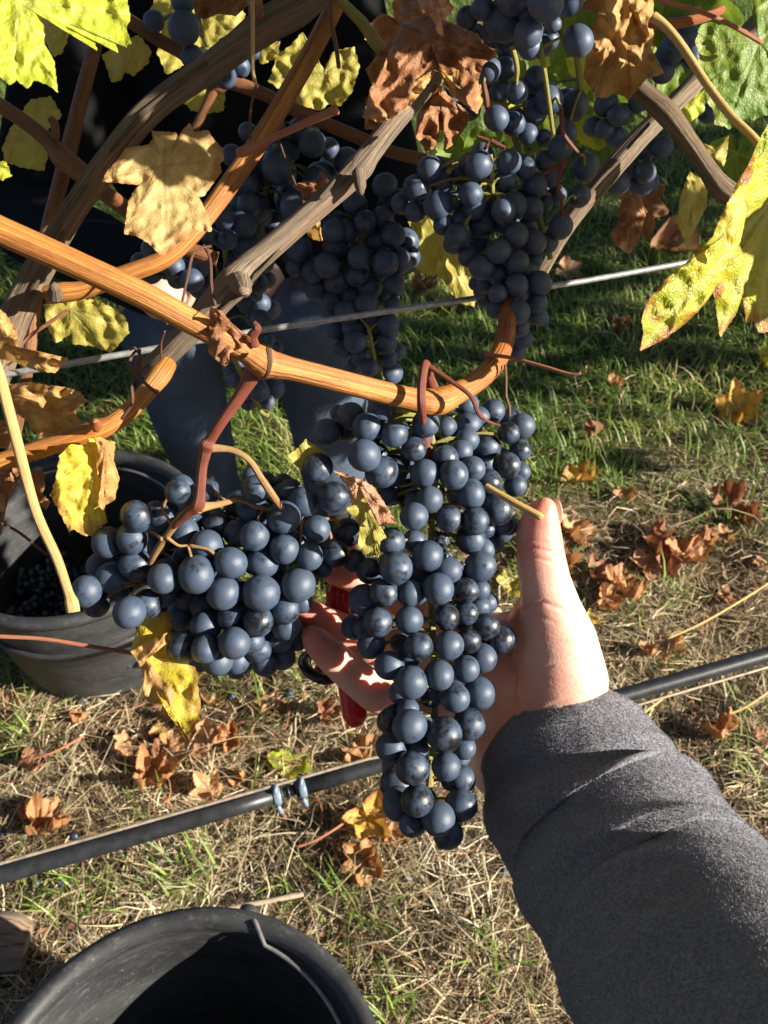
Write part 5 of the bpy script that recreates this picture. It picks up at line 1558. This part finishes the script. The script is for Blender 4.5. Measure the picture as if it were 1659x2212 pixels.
BERRY = [(1088, 1891, 9, 'fallen grape on straw beside the sleeve'), (876, 1893, 9, 'fallen grape on straw below the tip of the held bunch'), (160, 1803, 9, 'fallen grape on straw just above the hose, right of a crumpled leaf'),
         (5, 1796, 9, 'fallen grape cut by the left edge above the hose'), (76, 1906, 9, 'fallen grape in shade just under the hose near the left edge'), (130, 1903, 9, 'fallen grape in shade under the hose, right of its twin'),
         (500, 1502, 9, 'fallen grape in the straw below the left bunch'), (625, 1500, 10, 'fallen grape in the straw near the black ring'), (172, 1508, 9, 'fallen grape close under the left bucket'), (188, 1502, 9, 'fallen grape under the left bucket, right of its twin'), (20, 1633, 8, 'fallen grape at the left edge in straw')]
for u, v, r, lb in BERRY:
    p = GP(u, v, .012)
    d = (p - EYE).dot(FWD)
    o = bpy.data.objects.new('fallen_grape', random.choice(GM))
    COL.objects.link(o)
    k = r * d / K
    o.location = (p.x, p.y, ground_z(p.x, p.y) + k + .004)
    o.scale = (k, k, k)
    o.rotation_euler = (random.random() * 6, random.random() * 6, 0)
    tag(o, lb, 'grape', 'grapes fallen on the ground')

p0 = GP(-30, 2035, .03); p1 = GP(62, 2040, .02)
wd_ = geo_obj('wood_chunk', tube_geo(catmull([(p0 + Vector((-.05, 0, .0)), .036), (p0, .036), (p0.lerp(p1, .6), .035), (p1, .028)], 10), 30, bark_disp(3, .3)), M_BARK2)
tag(wd_, 'weathered piece of grey wood at the left edge beside the bottom bucket', 'wood')
tg = geo_obj('dead_twig', tube_geo(catmull([(GP(480, 1965, .02), .003), (GP(560, 1950, .022), .004), (GP(640, 1934, .02), .0045), (GP(655, 1930, .02), .004)], 6), 8, node_disp(3, .2)), simple('pale_twig', (.42, .33, .23), .7))
tag(tg, 'pale dry twig on straw behind the bottom bucket', 'twig')
for u0, v0, u1, v1, lb in ((1230, 1640, 1450, 1500, 'long dry stalk slanting below the hose at the right'), (1560, 1545, 1659, 1500, 'long dry stalk near the right edge below the hose'), (1440, 1380, 1659, 1265, 'long straw stalk slanting up to the right edge above the hose'), (60, 1640, 180, 1595, 'orange leaf stalk lying in straw at the left'), (640, 1830, 760, 1770, 'orange leaf stalk leading to the gold fallen leaf'), (1385, 1480, 1300, 1640, None)):
    if lb is None: continue
    q = [(GP(u0 + (u1 - u0) * t, v0 + (v1 - v0) * t + 6 * math.sin(t * 4), .024 + .006 * math.sin(3 * t)), .0022) for t in (0, .33, .66, 1)]
    o = geo_obj('stalk', tube_geo(catmull(q, 5), 7), M_PET_PINK if 'orange' in lb else M_PET_YEL)
    tag(o, lb, 'stalk')

# ------------------------------------------------------------------ bodies
def blob(name, chains, voxel, smooth_it, mat, parent=None, ellip=()):
    """one continuous skin grown around chains of (point, radius)"""
    bm = bmesh.new()
    for ch in chains:
        for (p, r), (q, s) in zip(ch[:-1], ch[1:]):
            n = max(2, int((q - p).length / (0.30 * min(r, s))) + 1)
            n = min(n, 16)
            for i in range(n + 1):
                t = i / n
                bmesh.ops.create_icosphere(bm, subdivisions=3, radius=r + (s - r) * t, matrix=Matrix.Translation(p.lerp(q, t)))
    for c, sc, rot in ellip:
        bmesh.ops.create_icosphere(bm, subdivisions=3, radius=1.0, matrix=Matrix.Translation(c) @ rot.to_4x4() @ Matrix.Diagonal((*sc, 1)))
    me = bpy.data.meshes.new('tmp')
    bm.to_mesh(me); bm.free()
    o = bpy.data.objects.new('tmp', me)
    COL.objects.link(o)
    md = o.modifiers.new('r', 'REMESH')
    md.mode = 'VOXEL'
    md.voxel_size = voxel
    bpy.context.view_layer.update()
    dg = bpy.context.evaluated_depsgraph_get()
    me2 = bpy.data.meshes.new_from_object(o.evaluated_get(dg))
    bpy.data.objects.remove(o)
    bm = bmesh.new()
    bm.from_mesh(me2)
    for _ in range(smooth_it):
        bmesh.ops.smooth_vert(bm, verts=bm.verts, factor=0.5, use_axis_x=True, use_axis_y=True, use_axis_z=True)
    bm.to_mesh(me2); bm.free()
    me2.materials.clear()
    return link_mesh(name, me2, mat, parent)


def mat_skin(name, base=(0.76, 0.50, 0.39), red=(0.70, 0.30, 0.22)):
    g = G(name)
    oc = g.coord('Object')
    a_ = g.noise(oc, 28, 4, 0.6)
    b_ = g.noise(oc, 420, 4, 0.7)
    c_ = g.vor(g.mapping(oc, (1, 1, 1)), 900)
    cr = g.noise(g.mapping(oc, (60, 60, 420)), 1.0, 3, 0.6, 0.4)
    col = g.mix(g.step(a_, 0.38, 0.68), base, red)
    col = g.mix(g.attr('flush'), col, (0.60, 0.13, 0.085))
    col = g.mix(g.step(b_, 0.5, 0.8, 0, 0.25), col, tuple(x * .8 for x in red))
    h = g.math('ADD', g.math('MULTIPLY', b_, 0.6), g.math('ADD', g.math('MULTIPLY', c_, 0.5), g.math('MULTIPLY', cr, 0.8)))
    sh = g.pbr(Base_Color=col, Roughness=0.42, Subsurface_Weight=0.55, Subsurface_Radius=(1.0, 0.30, 0.14), Subsurface_Scale=0.0085, Normal=g.bump(h, 0.22, 0.0008))
    return g.done(sh)


M_SKIN = mat_skin('skin')
M_NAIL = simple('nail', (0.70, 0.45, 0.38), 0.25, 0, .08, 80, .02)


def mat_fleece(name, c, sheen=0.25):
    g = G(name)
    oc = g.coord('Object')
    a_ = g.noise(oc, 700, 4, 0.7)
    b_ = g.noise(oc, 170, 3, 0.6)
    col = g.mix(g.step(a_, 0.35, 0.7), tuple(x * .55 for x in c), tuple(x * 1.35 for x in c))
    h = g.math('ADD', a_, g.math('MULTIPLY', b_, 0.8))
    return g.done(g.pbr(Base_Color=col, Roughness=1.0, Sheen_Weight=sheen, Sheen_Roughness=0.5, Specular_IOR_Level=0.1, Normal=g.bump(h, 0.8, 0.0022)))


M_FLEECE = mat_fleece('grey_fleece', (0.235, 0.235, 0.268))
M_FUZZ = simple('fleece_fibre', (0.25, 0.25, 0.28), 1.0, 0, .12, 300, 0)


def px(u, v, d, r):
    return (P(u, v, d), r * d / K)


me_person = empty('person', P(1200, 1600, .45), 'person in a dark grey fleece sleeve reaching in to hold the long bunch', 'person')
hand_chains = [
    # thumb
    [px(1176, 1100, .408, 27), px(1167, 1122, .410, 41), px(1164, 1160, .413, 50), px(1168, 1205, .416, 53), px(1178, 1260, .420, 56), px(1191, 1320, .424, 66), px(1206, 1390, .428, 85), px(1212, 1470, .433, 101), px(1195, 1560, .44, 110)],
    # ball of the thumb to the heel of the hand
    [px(1195, 1560, .44, 104), px(1150, 1610, .45, 100), px(1105, 1630, .458, 88), px(1075, 1660, .462, 62)],
    [px(1210, 1470, .435, 90), px(1130, 1480, .455, 84), px(1050, 1450, .468, 80)],
    # palm
    [px(1150, 1590, .455, 90), px(1060, 1480, .470, 78), px(1000, 1380, .474, 66), px(1040, 1350, .470, 54)],
    [px(1120, 1610, .46, 84), px(1010, 1510, .476, 70), px(950, 1440, .478, 60)],
    [px(1085, 1620, .465, 62), px(990, 1560, .480, 56), px(940, 1520, .480, 52)],
    [px(1164, 1290, .424, 36), px(1130, 1350, .44, 36), px(1080, 1365, .458, 42), px(1030, 1365, .470, 48)],
    # index, middle, ring, little finger
    [px(1050, 1370, .470, 54), px(940, 1320, .470, 50), px(840, 1275, .462, 44), px(775, 1245, .452, 40), px(728, 1228, .444, 37), px(704, 1220, .440, 29)],
    [px(990, 1420, .475, 54), px(880, 1400, .470, 48), px(795, 1392, .458, 43), px(722, 1354, .448, 37), px(676, 1330, .440, 32), px(658, 1322, .438, 24)],
    [px(960, 1480, .478, 52), px(890, 1530, .464, 45), px(812, 1498, .446, 42), px(752, 1450, .432, 39), px(708, 1410, .421, 36), px(683, 1385, .416, 31), px(674, 1374, .415, 24)],
    [px(960, 1540, .480, 46), px(900, 1570, .486, 38), px(862, 1550, .480, 34), px(850, 1500, .472, 32), px(850, 1470, .468, 27)],
    # forearm inside the sleeve
    [px(1170, 1590, .45, 100), px(1225, 1660, .442, 100), px(1330, 1820, .415, 122), px(1470, 2030, .362, 150), px(1700, 2400, .28, 200)],
    [px(1105, 1640, .458, 70), px(1180, 1720, .445, 78)],
]
hand = blob('body', hand_chains, 0.0010, 7, M_SKIN, me_person)
# creases of the joints and the palm, and the flushed fingertips
CREASES = [([(1118, 1192), (1150, 1183), (1190, 1192), (1218, 1206)], 3.4, .0005), ([(1122, 1212), (1155, 1204), (1196, 1216)], 3, .0004), ([(1120, 1172), (1150, 1166), (1180, 1172)], 3, .0003), ([(1132, 1318), (1172, 1300), (1216, 1318), (1240, 1340)], 4, .0006), ([(1128, 1345), (1160, 1330), (1200, 1345)], 3, .0003),
           ([(1088, 1345), (1108, 1420), (1108, 1500), (1090, 1580), (1065, 1660)], 6, .0011), ([(1060, 1500), (1085, 1560), (1075, 1640)], 4, .0004), ([(735, 1405), (758, 1432), (775, 1420)], 4, .0005), ([(728, 1440), (750, 1425), (770, 1405)], 3, .0005), ([(800, 1520), (820, 1490), (838, 1460)], 4, .0005), ([(1180, 1440), (1240, 1425), (1290, 1450)], 3, .0003), ([(1130, 1560), (1200, 1520), (1270, 1500)], 4, .0004)]
TIPS = [P(1170, 1110, .40), P(710, 1222, .432), P(674, 1330, .435), P(684, 1388, .41), P(1122, 1180, .405)]


def seg_dist(x, y, a, b):
    dx, dy = b[0] - a[0], b[1] - a[1]
    t = max(0, min(1, ((x - a[0]) * dx + (y - a[1]) * dy) / (dx * dx + dy * dy)))
    return math.hypot(x - a[0] - t * dx, y - a[1] - t * dy)


fl = []
for vtx in hand.data.vertices:
    u, v, d = to_px(vtx.co)
    f_ = 0.0
    for i, t_ in enumerate(TIPS):
        f_ = max(f_, math.exp(-((vtx.co - t_).length / (.016 if i else .017)) ** 2))
    fl.append(0.6 * f_)
    if vtx.normal.dot((EYE - vtx.co).normalized()) > .1 and 640 < u < 1330:
        for line, wd, dep in CREASES:
            dd_ = min(seg_dist(u, v, a_, b_) for a_, b_ in zip(line[:-1], line[1:]))
            if dd_ < 3 * wd:
                vtx.co -= vtx.normal * dep * math.exp(-(dd_ / wd) ** 2)
hand.data.attributes.new('flush', 'FLOAT', 'POINT').data.foreach_set('value', fl)


def nail(u, v, d, nrm, along, sc):
    bm = bmesh.new()
    bmesh.ops.create_icosphere(bm, subdivisions=3, radius=1.0)
    o = bm_obj('nail', bm, M_NAIL, None)
    z = nrm.normalized()
    y = (along - z * along.dot(z)).normalized()
    x = y.cross(z)
    R = Matrix((x, y, z)).transposed()
    o.matrix_world = Matrix.Translation(P(u, v, d)) @ R.to_4x4() @ Matrix.Diagonal((*sc, 1))
    mw = o.matrix_world.copy()
    o.parent = me_person
    o.matrix_parent_inverse = Matrix.Translation(-Vector(me_person.location))
    return o


nail(1199, 1106, .413, RIGHT * .9 + FWD * .55 + UP * .1, UP, (.0052, .0068, .0012))
nail(669, 1380, .4205, -RIGHT * .75 + FWD * .55 + UP * .3, -RIGHT + UP, (.0048, .0055, .0010))


def sleeve():
    ctr = [(1178, 1572, .452, 152), (1192, 1592, .448, 166), (1228, 1650, .436, 194), (1268, 1722, .424, 221), (1312, 1795, .412, 234), (1360, 1868, .394, 246), (1408, 1940, .379, 258), (1460, 2015, .362, 274), (1550, 2148, .325, 312), (1650, 2300, .290, 350), (1800, 2520, .25, 390), (2000, 2800, .22, 430)]
    path = catmull([(P(u, v, d), r * d / K) for u, v, d, r in ctr], 14)
    n = len(path)
    seg = 120
    V, F, U = [], [], []
    nrm = None
    s = 0
    # frame: "nrm" starts pointing to the eye
    for i, (p, r) in enumerate(path):
        a_, b_ = path[max(i - 1, 0)][0], path[min(i + 1, n - 1)][0]
        t = (b_ - a_).normalized()
        nrm = ((EYE - p) - t * (EYE - p).dot(t)).normalized()
        bn = t.cross(nrm)
        if i: s += (p - path[i - 1][0]).length
        for k in range(seg):
            an = 2 * math.pi * k / seg
            x, y = math.cos(an), math.sin(an)
            # slack folds: ridges that run slantwise round the arm, strongest behind the cuff
            env = math.exp(-((s - .045) / .05) ** 2) * 1.0 + math.exp(-((s - .15) / .05) ** 2) * .35
            ph = (s * 150 + 2.4 * y + .9 * noise.noise(Vector((x * 1.2, y * 1.2, s * 10))))
            f = env * .050 * (math.sin(ph) + .5 * math.sin(ph * 1.9 + 1.3 * x)) * (0.7 + .5 * x)
            f += .035 * noise.noise(Vector((x * 1.3, y * 1.3, s * 16))) + .012 * noise.noise(Vector((x * 4, y * 4, s * 60)))
            if i < 4:
                f -= .05 * (4 - i) / 4 * 0.5
            q = p + (nrm * x * .96 + bn * y * 1.0) * r * (1 + f)
            V.append(q)
        if i:
            for k in range(seg):
                k2 = (k + 1) % seg
                F.append(((i - 1) * seg + k, (i - 1) * seg + k2, i * seg + k2, i * seg + k))
                U.append(((k / seg, s - .01), ((k + 1) / seg, s - .01), ((k + 1) / seg, s), (k / seg, s)))
    # cuff turned inwards
    base = len(V)
    p0, r0 = path[0]
    t0 = (path[1][0] - p0).normalized()
    for j, (dr, dz) in enumerate(((.93, -.0012), (.86, .001), (.80, .010), (.80, .03))):
        for k in range(seg):
            V.append(p0 + (V[k] - p0) * dr + t0 * dz)
        a0 = 0 if j == 0 else base + (j - 1) * seg
        b0 = base + j * seg
        for k in range(seg):
            k2 = (k + 1) % seg
            F.append((a0 + k2, a0 + k, b0 + k, b0 + k2))
            U.append(((0, 0), (0, 0), (0, 0), (0, 0)))
    o = geo_obj('sleeve', (V, F, U), M_FLEECE, me_person)
    # pile of short fibres
    me = o.data
    me.calc_loop_triangles()
    co = np.empty(len(me.vertices) * 3); me.vertices.foreach_get('co', co); co = co.reshape(-1, 3)
    nr = np.empty(len(me.vertices) * 3); me.vertices.foreach_get('normal', nr); nr = nr.reshape(-1, 3)
    tri = np.empty(len(me.loop_triangles) * 3, dtype=np.int32); me.loop_triangles.foreach_get('vertices', tri); tri = tri.reshape(-1, 3)
    A, B, C = co[tri[:, 0]], co[tri[:, 1]], co[tri[:, 2]]
    cen = (A + B + C) / 3
    # only the part of the sleeve near the picture
    q = cen - np.array(EYE)
    dz = q @ np.array(FWD)
    uu = q[:, 0] / dz * K + CX
    vv = -(q @ np.array(UP)) / dz * K + CY
    ok = (dz > .05) & (uu > 900) & (uu < 1900) & (vv < 2450)
    area = np.linalg.norm(np.cross(B - A, C - A), axis=1) / 2 * ok
    m = 240000
    ti = np.random.choice(len(tri), m, p=area / area.sum())
    r1, r2 = np.random.rand(m), np.random.rand(m)
    fl = r1 + r2 > 1
    r1[fl], r2[fl] = 1 - r1[fl], 1 - r2[fl]
    pt = A[ti] + (B - A)[ti] * r1[:, None] + (C - A)[ti] * r2[:, None]
    nn = nr[tri[ti, 0]]
    if (nn[0] @ (pt[0] - np.array(path[0][0]))) < 0 and False:
        nn = -nn
    rv = np.random.normal(0, 1, (m, 3))
    dirv = nn * 0.7 + rv * 0.42 + np.array([0.0, -.15, -.25])
    dirv /= np.linalg.norm(dirv, axis=1)[:, None]
    sd = np.cross(dirv, np.random.normal(0, 1, (m, 3)))
    sd /= np.linalg.norm(sd, axis=1)[:, None] + 1e-9
    ln = np.random.uniform(.0006, .0015, m)[:, None]
    wd = .00011
    Vv = np.stack([pt - sd * wd, pt + sd * wd, pt + dirv * ln], 1).reshape(-1, 3)
    me2 = bpy.data.meshes.new('fleece_pile')
    me2.vertices.add(m * 3); me2.vertices.foreach_set('co', Vv.ravel())
    me2.loops.add(m * 3); me2.loops.foreach_set('vertex_index', np.arange(m * 3, dtype=np.int32))
    me2.polygons.add(m); me2.polygons.foreach_set('loop_start', np.arange(0, m * 3, 3, dtype=np.int32))
    me2.update(calc_edges=True)
    f = link_mesh('fleece_pile', me2, M_FUZZ, None, False)
    f.parent = o
    f['kind'] = 'stuff'
    return o


sleeve()

# ---- snips held behind the fingers
snips = empty('pruning_snips', P(735, 1400, .46), 'red-handled pruning snips tucked behind the fingers', 'snips')


def mat_gloss(name, c, rough=.25):
    g = G(name)
    oc = g.coord('Object')
    nz = g.noise(oc, 120, 4, .6)
    return g.done(g.pbr(Base_Color=g.mix(g.step(nz, .4, .7), c, tuple(x * .75 for x in c)), Roughness=rough))


M_RED = mat_gloss('red_grip', (0.55, 0.012, 0.014), .3)
M_BLACKP = mat_gloss('black_plastic', (0.015, 0.015, 0.014), .25)
M_STEEL = simple('steel', (.45, .44, .40), .3, 1.0, .2, 200)


def ribs(an, s, p):
    return .07 * max(0, math.sin(s * 900)) * (1 if .01 < s < .06 else 0)


geo_obj('handle', tube_geo(catmull(pxpath([(742, 1160, 26, .462), (738, 1220, 44, .460), (730, 1290, 52, .459), (734, 1350, 54, .462), (748, 1440, 52, .47), (762, 1510, 56, .47), (766, 1545, 54, .468), (766, 1562, 38, .467), (766, 1570, 12, .467)]), 14), 20, ribs), M_RED, snips)
h2 = geo_obj('handle', tube_geo(catmull(pxpath([(752, 1160, 24, .474), (760, 1240, 34, .474), (752, 1330, 36, .470), (726, 1400, 36, .462), (700, 1445, 40, .455), (690, 1462, 30, .452)]), 10), 16), M_RED, snips)
ringpts = []
for i in range(25):
    an = 2 * math.pi * i / 24
    ringpts.append((P(690 + 36 * math.cos(an), 1442 + 24 * math.sin(an) + 12 * math.cos(an), .444 - .010 * math.sin(an)), 11 * .444 / K))
geo_obj('end_loop', tube_geo(ringpts, 12, None, False), M_BLACKP, snips)
geo_obj('end_plate', tube_geo(catmull(pxpath([(660, 1420, 20, .443), (664, 1448, 26, .441), (690, 1462, 26, .440), (716, 1462, 16, .444)]), 8), 12), M_STEEL, snips)
geo_obj('blade', tube_geo(catmull(pxpath([(745, 1165, 20, .472), (760, 1100, 16, .474), (790, 1030, 4, .476)]), 6), 8), M_STEEL, snips)

# ------------------------------------------------------------------ the other picker, crouching beyond the row
picker = empty('person', (-.28, 1.45, 0), 'person in a dark jacket and blue jeans crouching behind the vine', 'person')
V3 = lambda *a_: Vector(a_)
KN1, KN2 = V3(-.385, 1.33, .50), V3(-.115, 1.30, .55)
F1, F2 = V3(-.375, 1.40, .09), V3(-.10, 1.36, .09)
HP = V3(-.27, 1.78, .36)
SHL, SHR = V3(-.52, 1.66, .92), V3(-.10, 1.66, .94)
EL1, EL2 = V3(-.60, 1.42, .66), V3(.02, 1.46, .62)
HA1, HA2 = P(368, 625, 1.06), V3(-.22, 1.30, .60)
HEAD = V3(-.30, 1.56, 1.20)


def mat_denim():
    g = G('denim')
    oc = g.coord('Object')
    a_ = g.noise(oc, 7, 4, .6)
    wv = g.noise(g.mapping(oc, (500, 500, 140)), 1.0, 2, .5)
    col = g.mix(g.step(a_, .38, .66), (.014, .024, .046), (.058, .09, .14))
    col = g.mix(g.math('MULTIPLY', wv, .4), col, (.15, .19, .26))
    return g.done(g.pbr(Base_Color=col, Roughness=.9, Normal=g.bump(g.math('ADD', wv, g.noise(oc, 30, 4)), .5, .006)))


blob('body', [[(HP, .10), (V3(-.29, 1.70, .65), .12), (V3(-.30, 1.66, .92), .11), (V3(-.30, 1.62, 1.05), .05), (V3(-.30, 1.60, 1.12), .055), (HEAD, .085), (HEAD + V3(0, -.015, .05), .088)],
              [(HEAD + V3(0, -.075, -.02), .02), (HEAD + V3(0, -.10, -.03), .012)], [(HEAD + V3(0, -.05, -.07), .045), (HEAD + V3(0, -.06, -.085), .03)],
              [(HEAD + V3(-.088, 0, 0), .018), (HEAD + V3(-.09, 0, -.02), .014)], [(HEAD + V3(.088, 0, 0), .018), (HEAD + V3(.09, 0, -.02), .014)],
              [(SHL, .06), (EL1, .045), (HA1.lerp(EL1, .15), .03), (HA1, .034)], [(SHR, .06), (EL2, .045), (HA2, .03)], [(SHL, .07), (SHR, .07)],
              [(HA1, .034), (P(350, 640, 1.03), .030), (P(325, 632, 1.02), .012)], [(HA1, .03), (P(380, 655, 1.02), .012), (P(395, 668, 1.02), .009)], [(HA1, .03), (P(352, 660, 1.01), .0115), (P(342, 672, 1.0), .009)],
              [(HA1, .03), (P(330, 612, 1.03), .012), (P(306, 622, 1.01), .010)], [(HA1, .03), (P(335, 650, 1.02), .0115), (P(318, 660, 1.0), .009)],
              [(HA2, .03), (HA2 + V3(-.03, -.06, .02), .012), (HA2 + V3(-.04, -.085, .03), .009)], [(HA2, .03), (HA2 + V3(0, -.07, .02), .012), (HA2 + V3(0, -.09, .03), .009)],
              [(HP, .10), (KN1, .06), (F1, .045)], [(HP, .10), (KN2, .06), (F2, .045)]], .008, 3, M_SKIN, picker)
blob('jeans', [[(HP + V3(-.06, 0, 0), .125), (HP.lerp(KN1, .6), .095), (KN1, .082), (KN1.lerp(F1, .45), .078), (F1, .064), (F1 + V3(0, 0, -.03), .066)],
               [(HP + V3(.06, 0, 0), .125), (HP.lerp(KN2, .6), .095), (KN2, .084), (KN2.lerp(F2, .45), .080), (F2, .066), (F2 + V3(0, 0, -.03), .068)], [(HP, .14), (HP + V3(0, -.02, .08), .14)]], .011, 3, mat_denim(), picker)
blob('jacket', [[(HP + V3(0, -.03, .10), .175), (V3(-.29, 1.68, .62), .175), (V3(-.30, 1.65, .90), .16), (V3(-.30, 1.63, 1.02), .09)], [(HP + V3(-.10, -.05, .14), .13), (SHL, .095)], [(HP + V3(.10, -.05, .14), .13), (SHR, .095)],
                [(SHL, .10), (EL1, .075), (HA1.lerp(EL1, .10), .048)], [(SHR, .10), (EL2, .075), (HA2.lerp(EL2, .3), .052)]], .011, 3, mat_fleece('dark_jacket', (.010, .0105, .012), 0.0), picker)
blob('hair', [[(HEAD + V3(0, .02, .05), .095), (HEAD + V3(0, .04, -.02), .088)]], .01, 2, simple('hair', (.03, .02, .012), .6), picker)
for f_, k_ in ((F1, -.02), (F2, .02)):
    blob('boot', [[(V3(f_.x, f_.y + .03, .055), .05), (V3(f_.x + k_, f_.y - .10, .042), .045), (V3(f_.x + k_ * 1.6, f_.y - .18, .036), .036)], [(V3(f_.x, f_.y, .12), .055), (V3(f_.x, f_.y + .02, .06), .055)]], .008, 2, simple('boot_leather', (.05, .035, .025), .6), picker)

# ------------------------------------------------------------------ the photographer behind the lens, and the next row beyond the grass
def grower(dx):
    return V3(dx, -.42, 0)


SH_R, SH_L = V3(.21, -.40, 1.24), V3(-.19, -.42, 1.24)
ELB = P(2000, 2800, .22)
M_DARKFL = M_FLEECE
M_TROUS = simple('dark_trousers', (.04, .045, .06), .9, 0, .3, 60, .3)
blob('fleece_jacket', [[(V3(0, -.46, .84), .15), (V3(0, -.47, 1.05), .155), (V3(0, -.44, 1.22), .13), (V3(0, -.42, 1.32), .075)], [(V3(-.07, -.46, .84), .13), (V3(-.09, -.45, 1.1), .12), (SH_L, .085)], [(V3(.07, -.46, .84), .13), (V3(.09, -.45, 1.1), .12), (SH_R, .085)],
                      [(SH_R, .085), (SH_R.lerp(ELB, .5), .072), (ELB, .062)], [(SH_L, .085), (V3(-.24, -.20, 1.06), .065), (V3(-.12, -.12, 1.20), .045)]], .012, 3, M_DARKFL, me_person)
blob('trousers', [[(V3(-.02, -.46, .80), .15), (V3(-.11, -.45, .45), .085), (V3(-.12, -.46, .08), .06)], [(V3(.02, -.46, .80), .15), (V3(.11, -.45, .45), .085), (V3(.13, -.44, .08), .06)]], .014, 3, M_TROUS, me_person)
blob('boot', [[(V3(-.12, -.46, .07), .058), (V3(-.13, -.34, .045), .042)]], .01, 2, M_TROUS, me_person)
blob('boot', [[(V3(.13, -.44, .07), .058), (V3(.15, -.32, .045), .042)]], .01, 2, M_TROUS, me_person)
blob('head', [[(V3(0, -.42, 1.32), .052), (V3(0, -.40, 1.42), .055), (V3(0, -.39, 1.52), .085), (V3(0, -.40, 1.58), .09)], [(V3(0, -.33, 1.47), .04), (V3(0, -.32, 1.45), .03)], [(V3(0, -.305, 1.51), .016), (V3(0, -.285, 1.495), .012)],
              [(V3(-.088, -.40, 1.52), .016), (V3(-.09, -.40, 1.50), .012)], [(V3(.088, -.40, 1.52), .016), (V3(.09, -.40, 1.50), .012)]], .006, 3, M_SKIN, me_person)
blob('hair', [[(V3(0, -.42, 1.60), .095), (V3(0, -.45, 1.50), .085)]], .01, 2, simple('brown_hair', (.06, .035, .02), .6), me_person)
blob('hand', [[(V3(-.12, -.12, 1.20), .035), (V3(-.085, -.07, 1.27), .032)], [(V3(-.085, -.07, 1.27), .02), (V3(-.075, -.055, 1.34), .011)], [(V3(-.07, -.06, 1.26), .02), (V3(-.03, -.06, 1.28), .011)], [(V3(-.07, -.06, 1.25), .018), (V3(-.03, -.065, 1.255), .011)], [(V3(-.075, -.065, 1.235), .018), (V3(-.035, -.07, 1.23), .010)]], .0035, 2, M_SKIN, me_person)
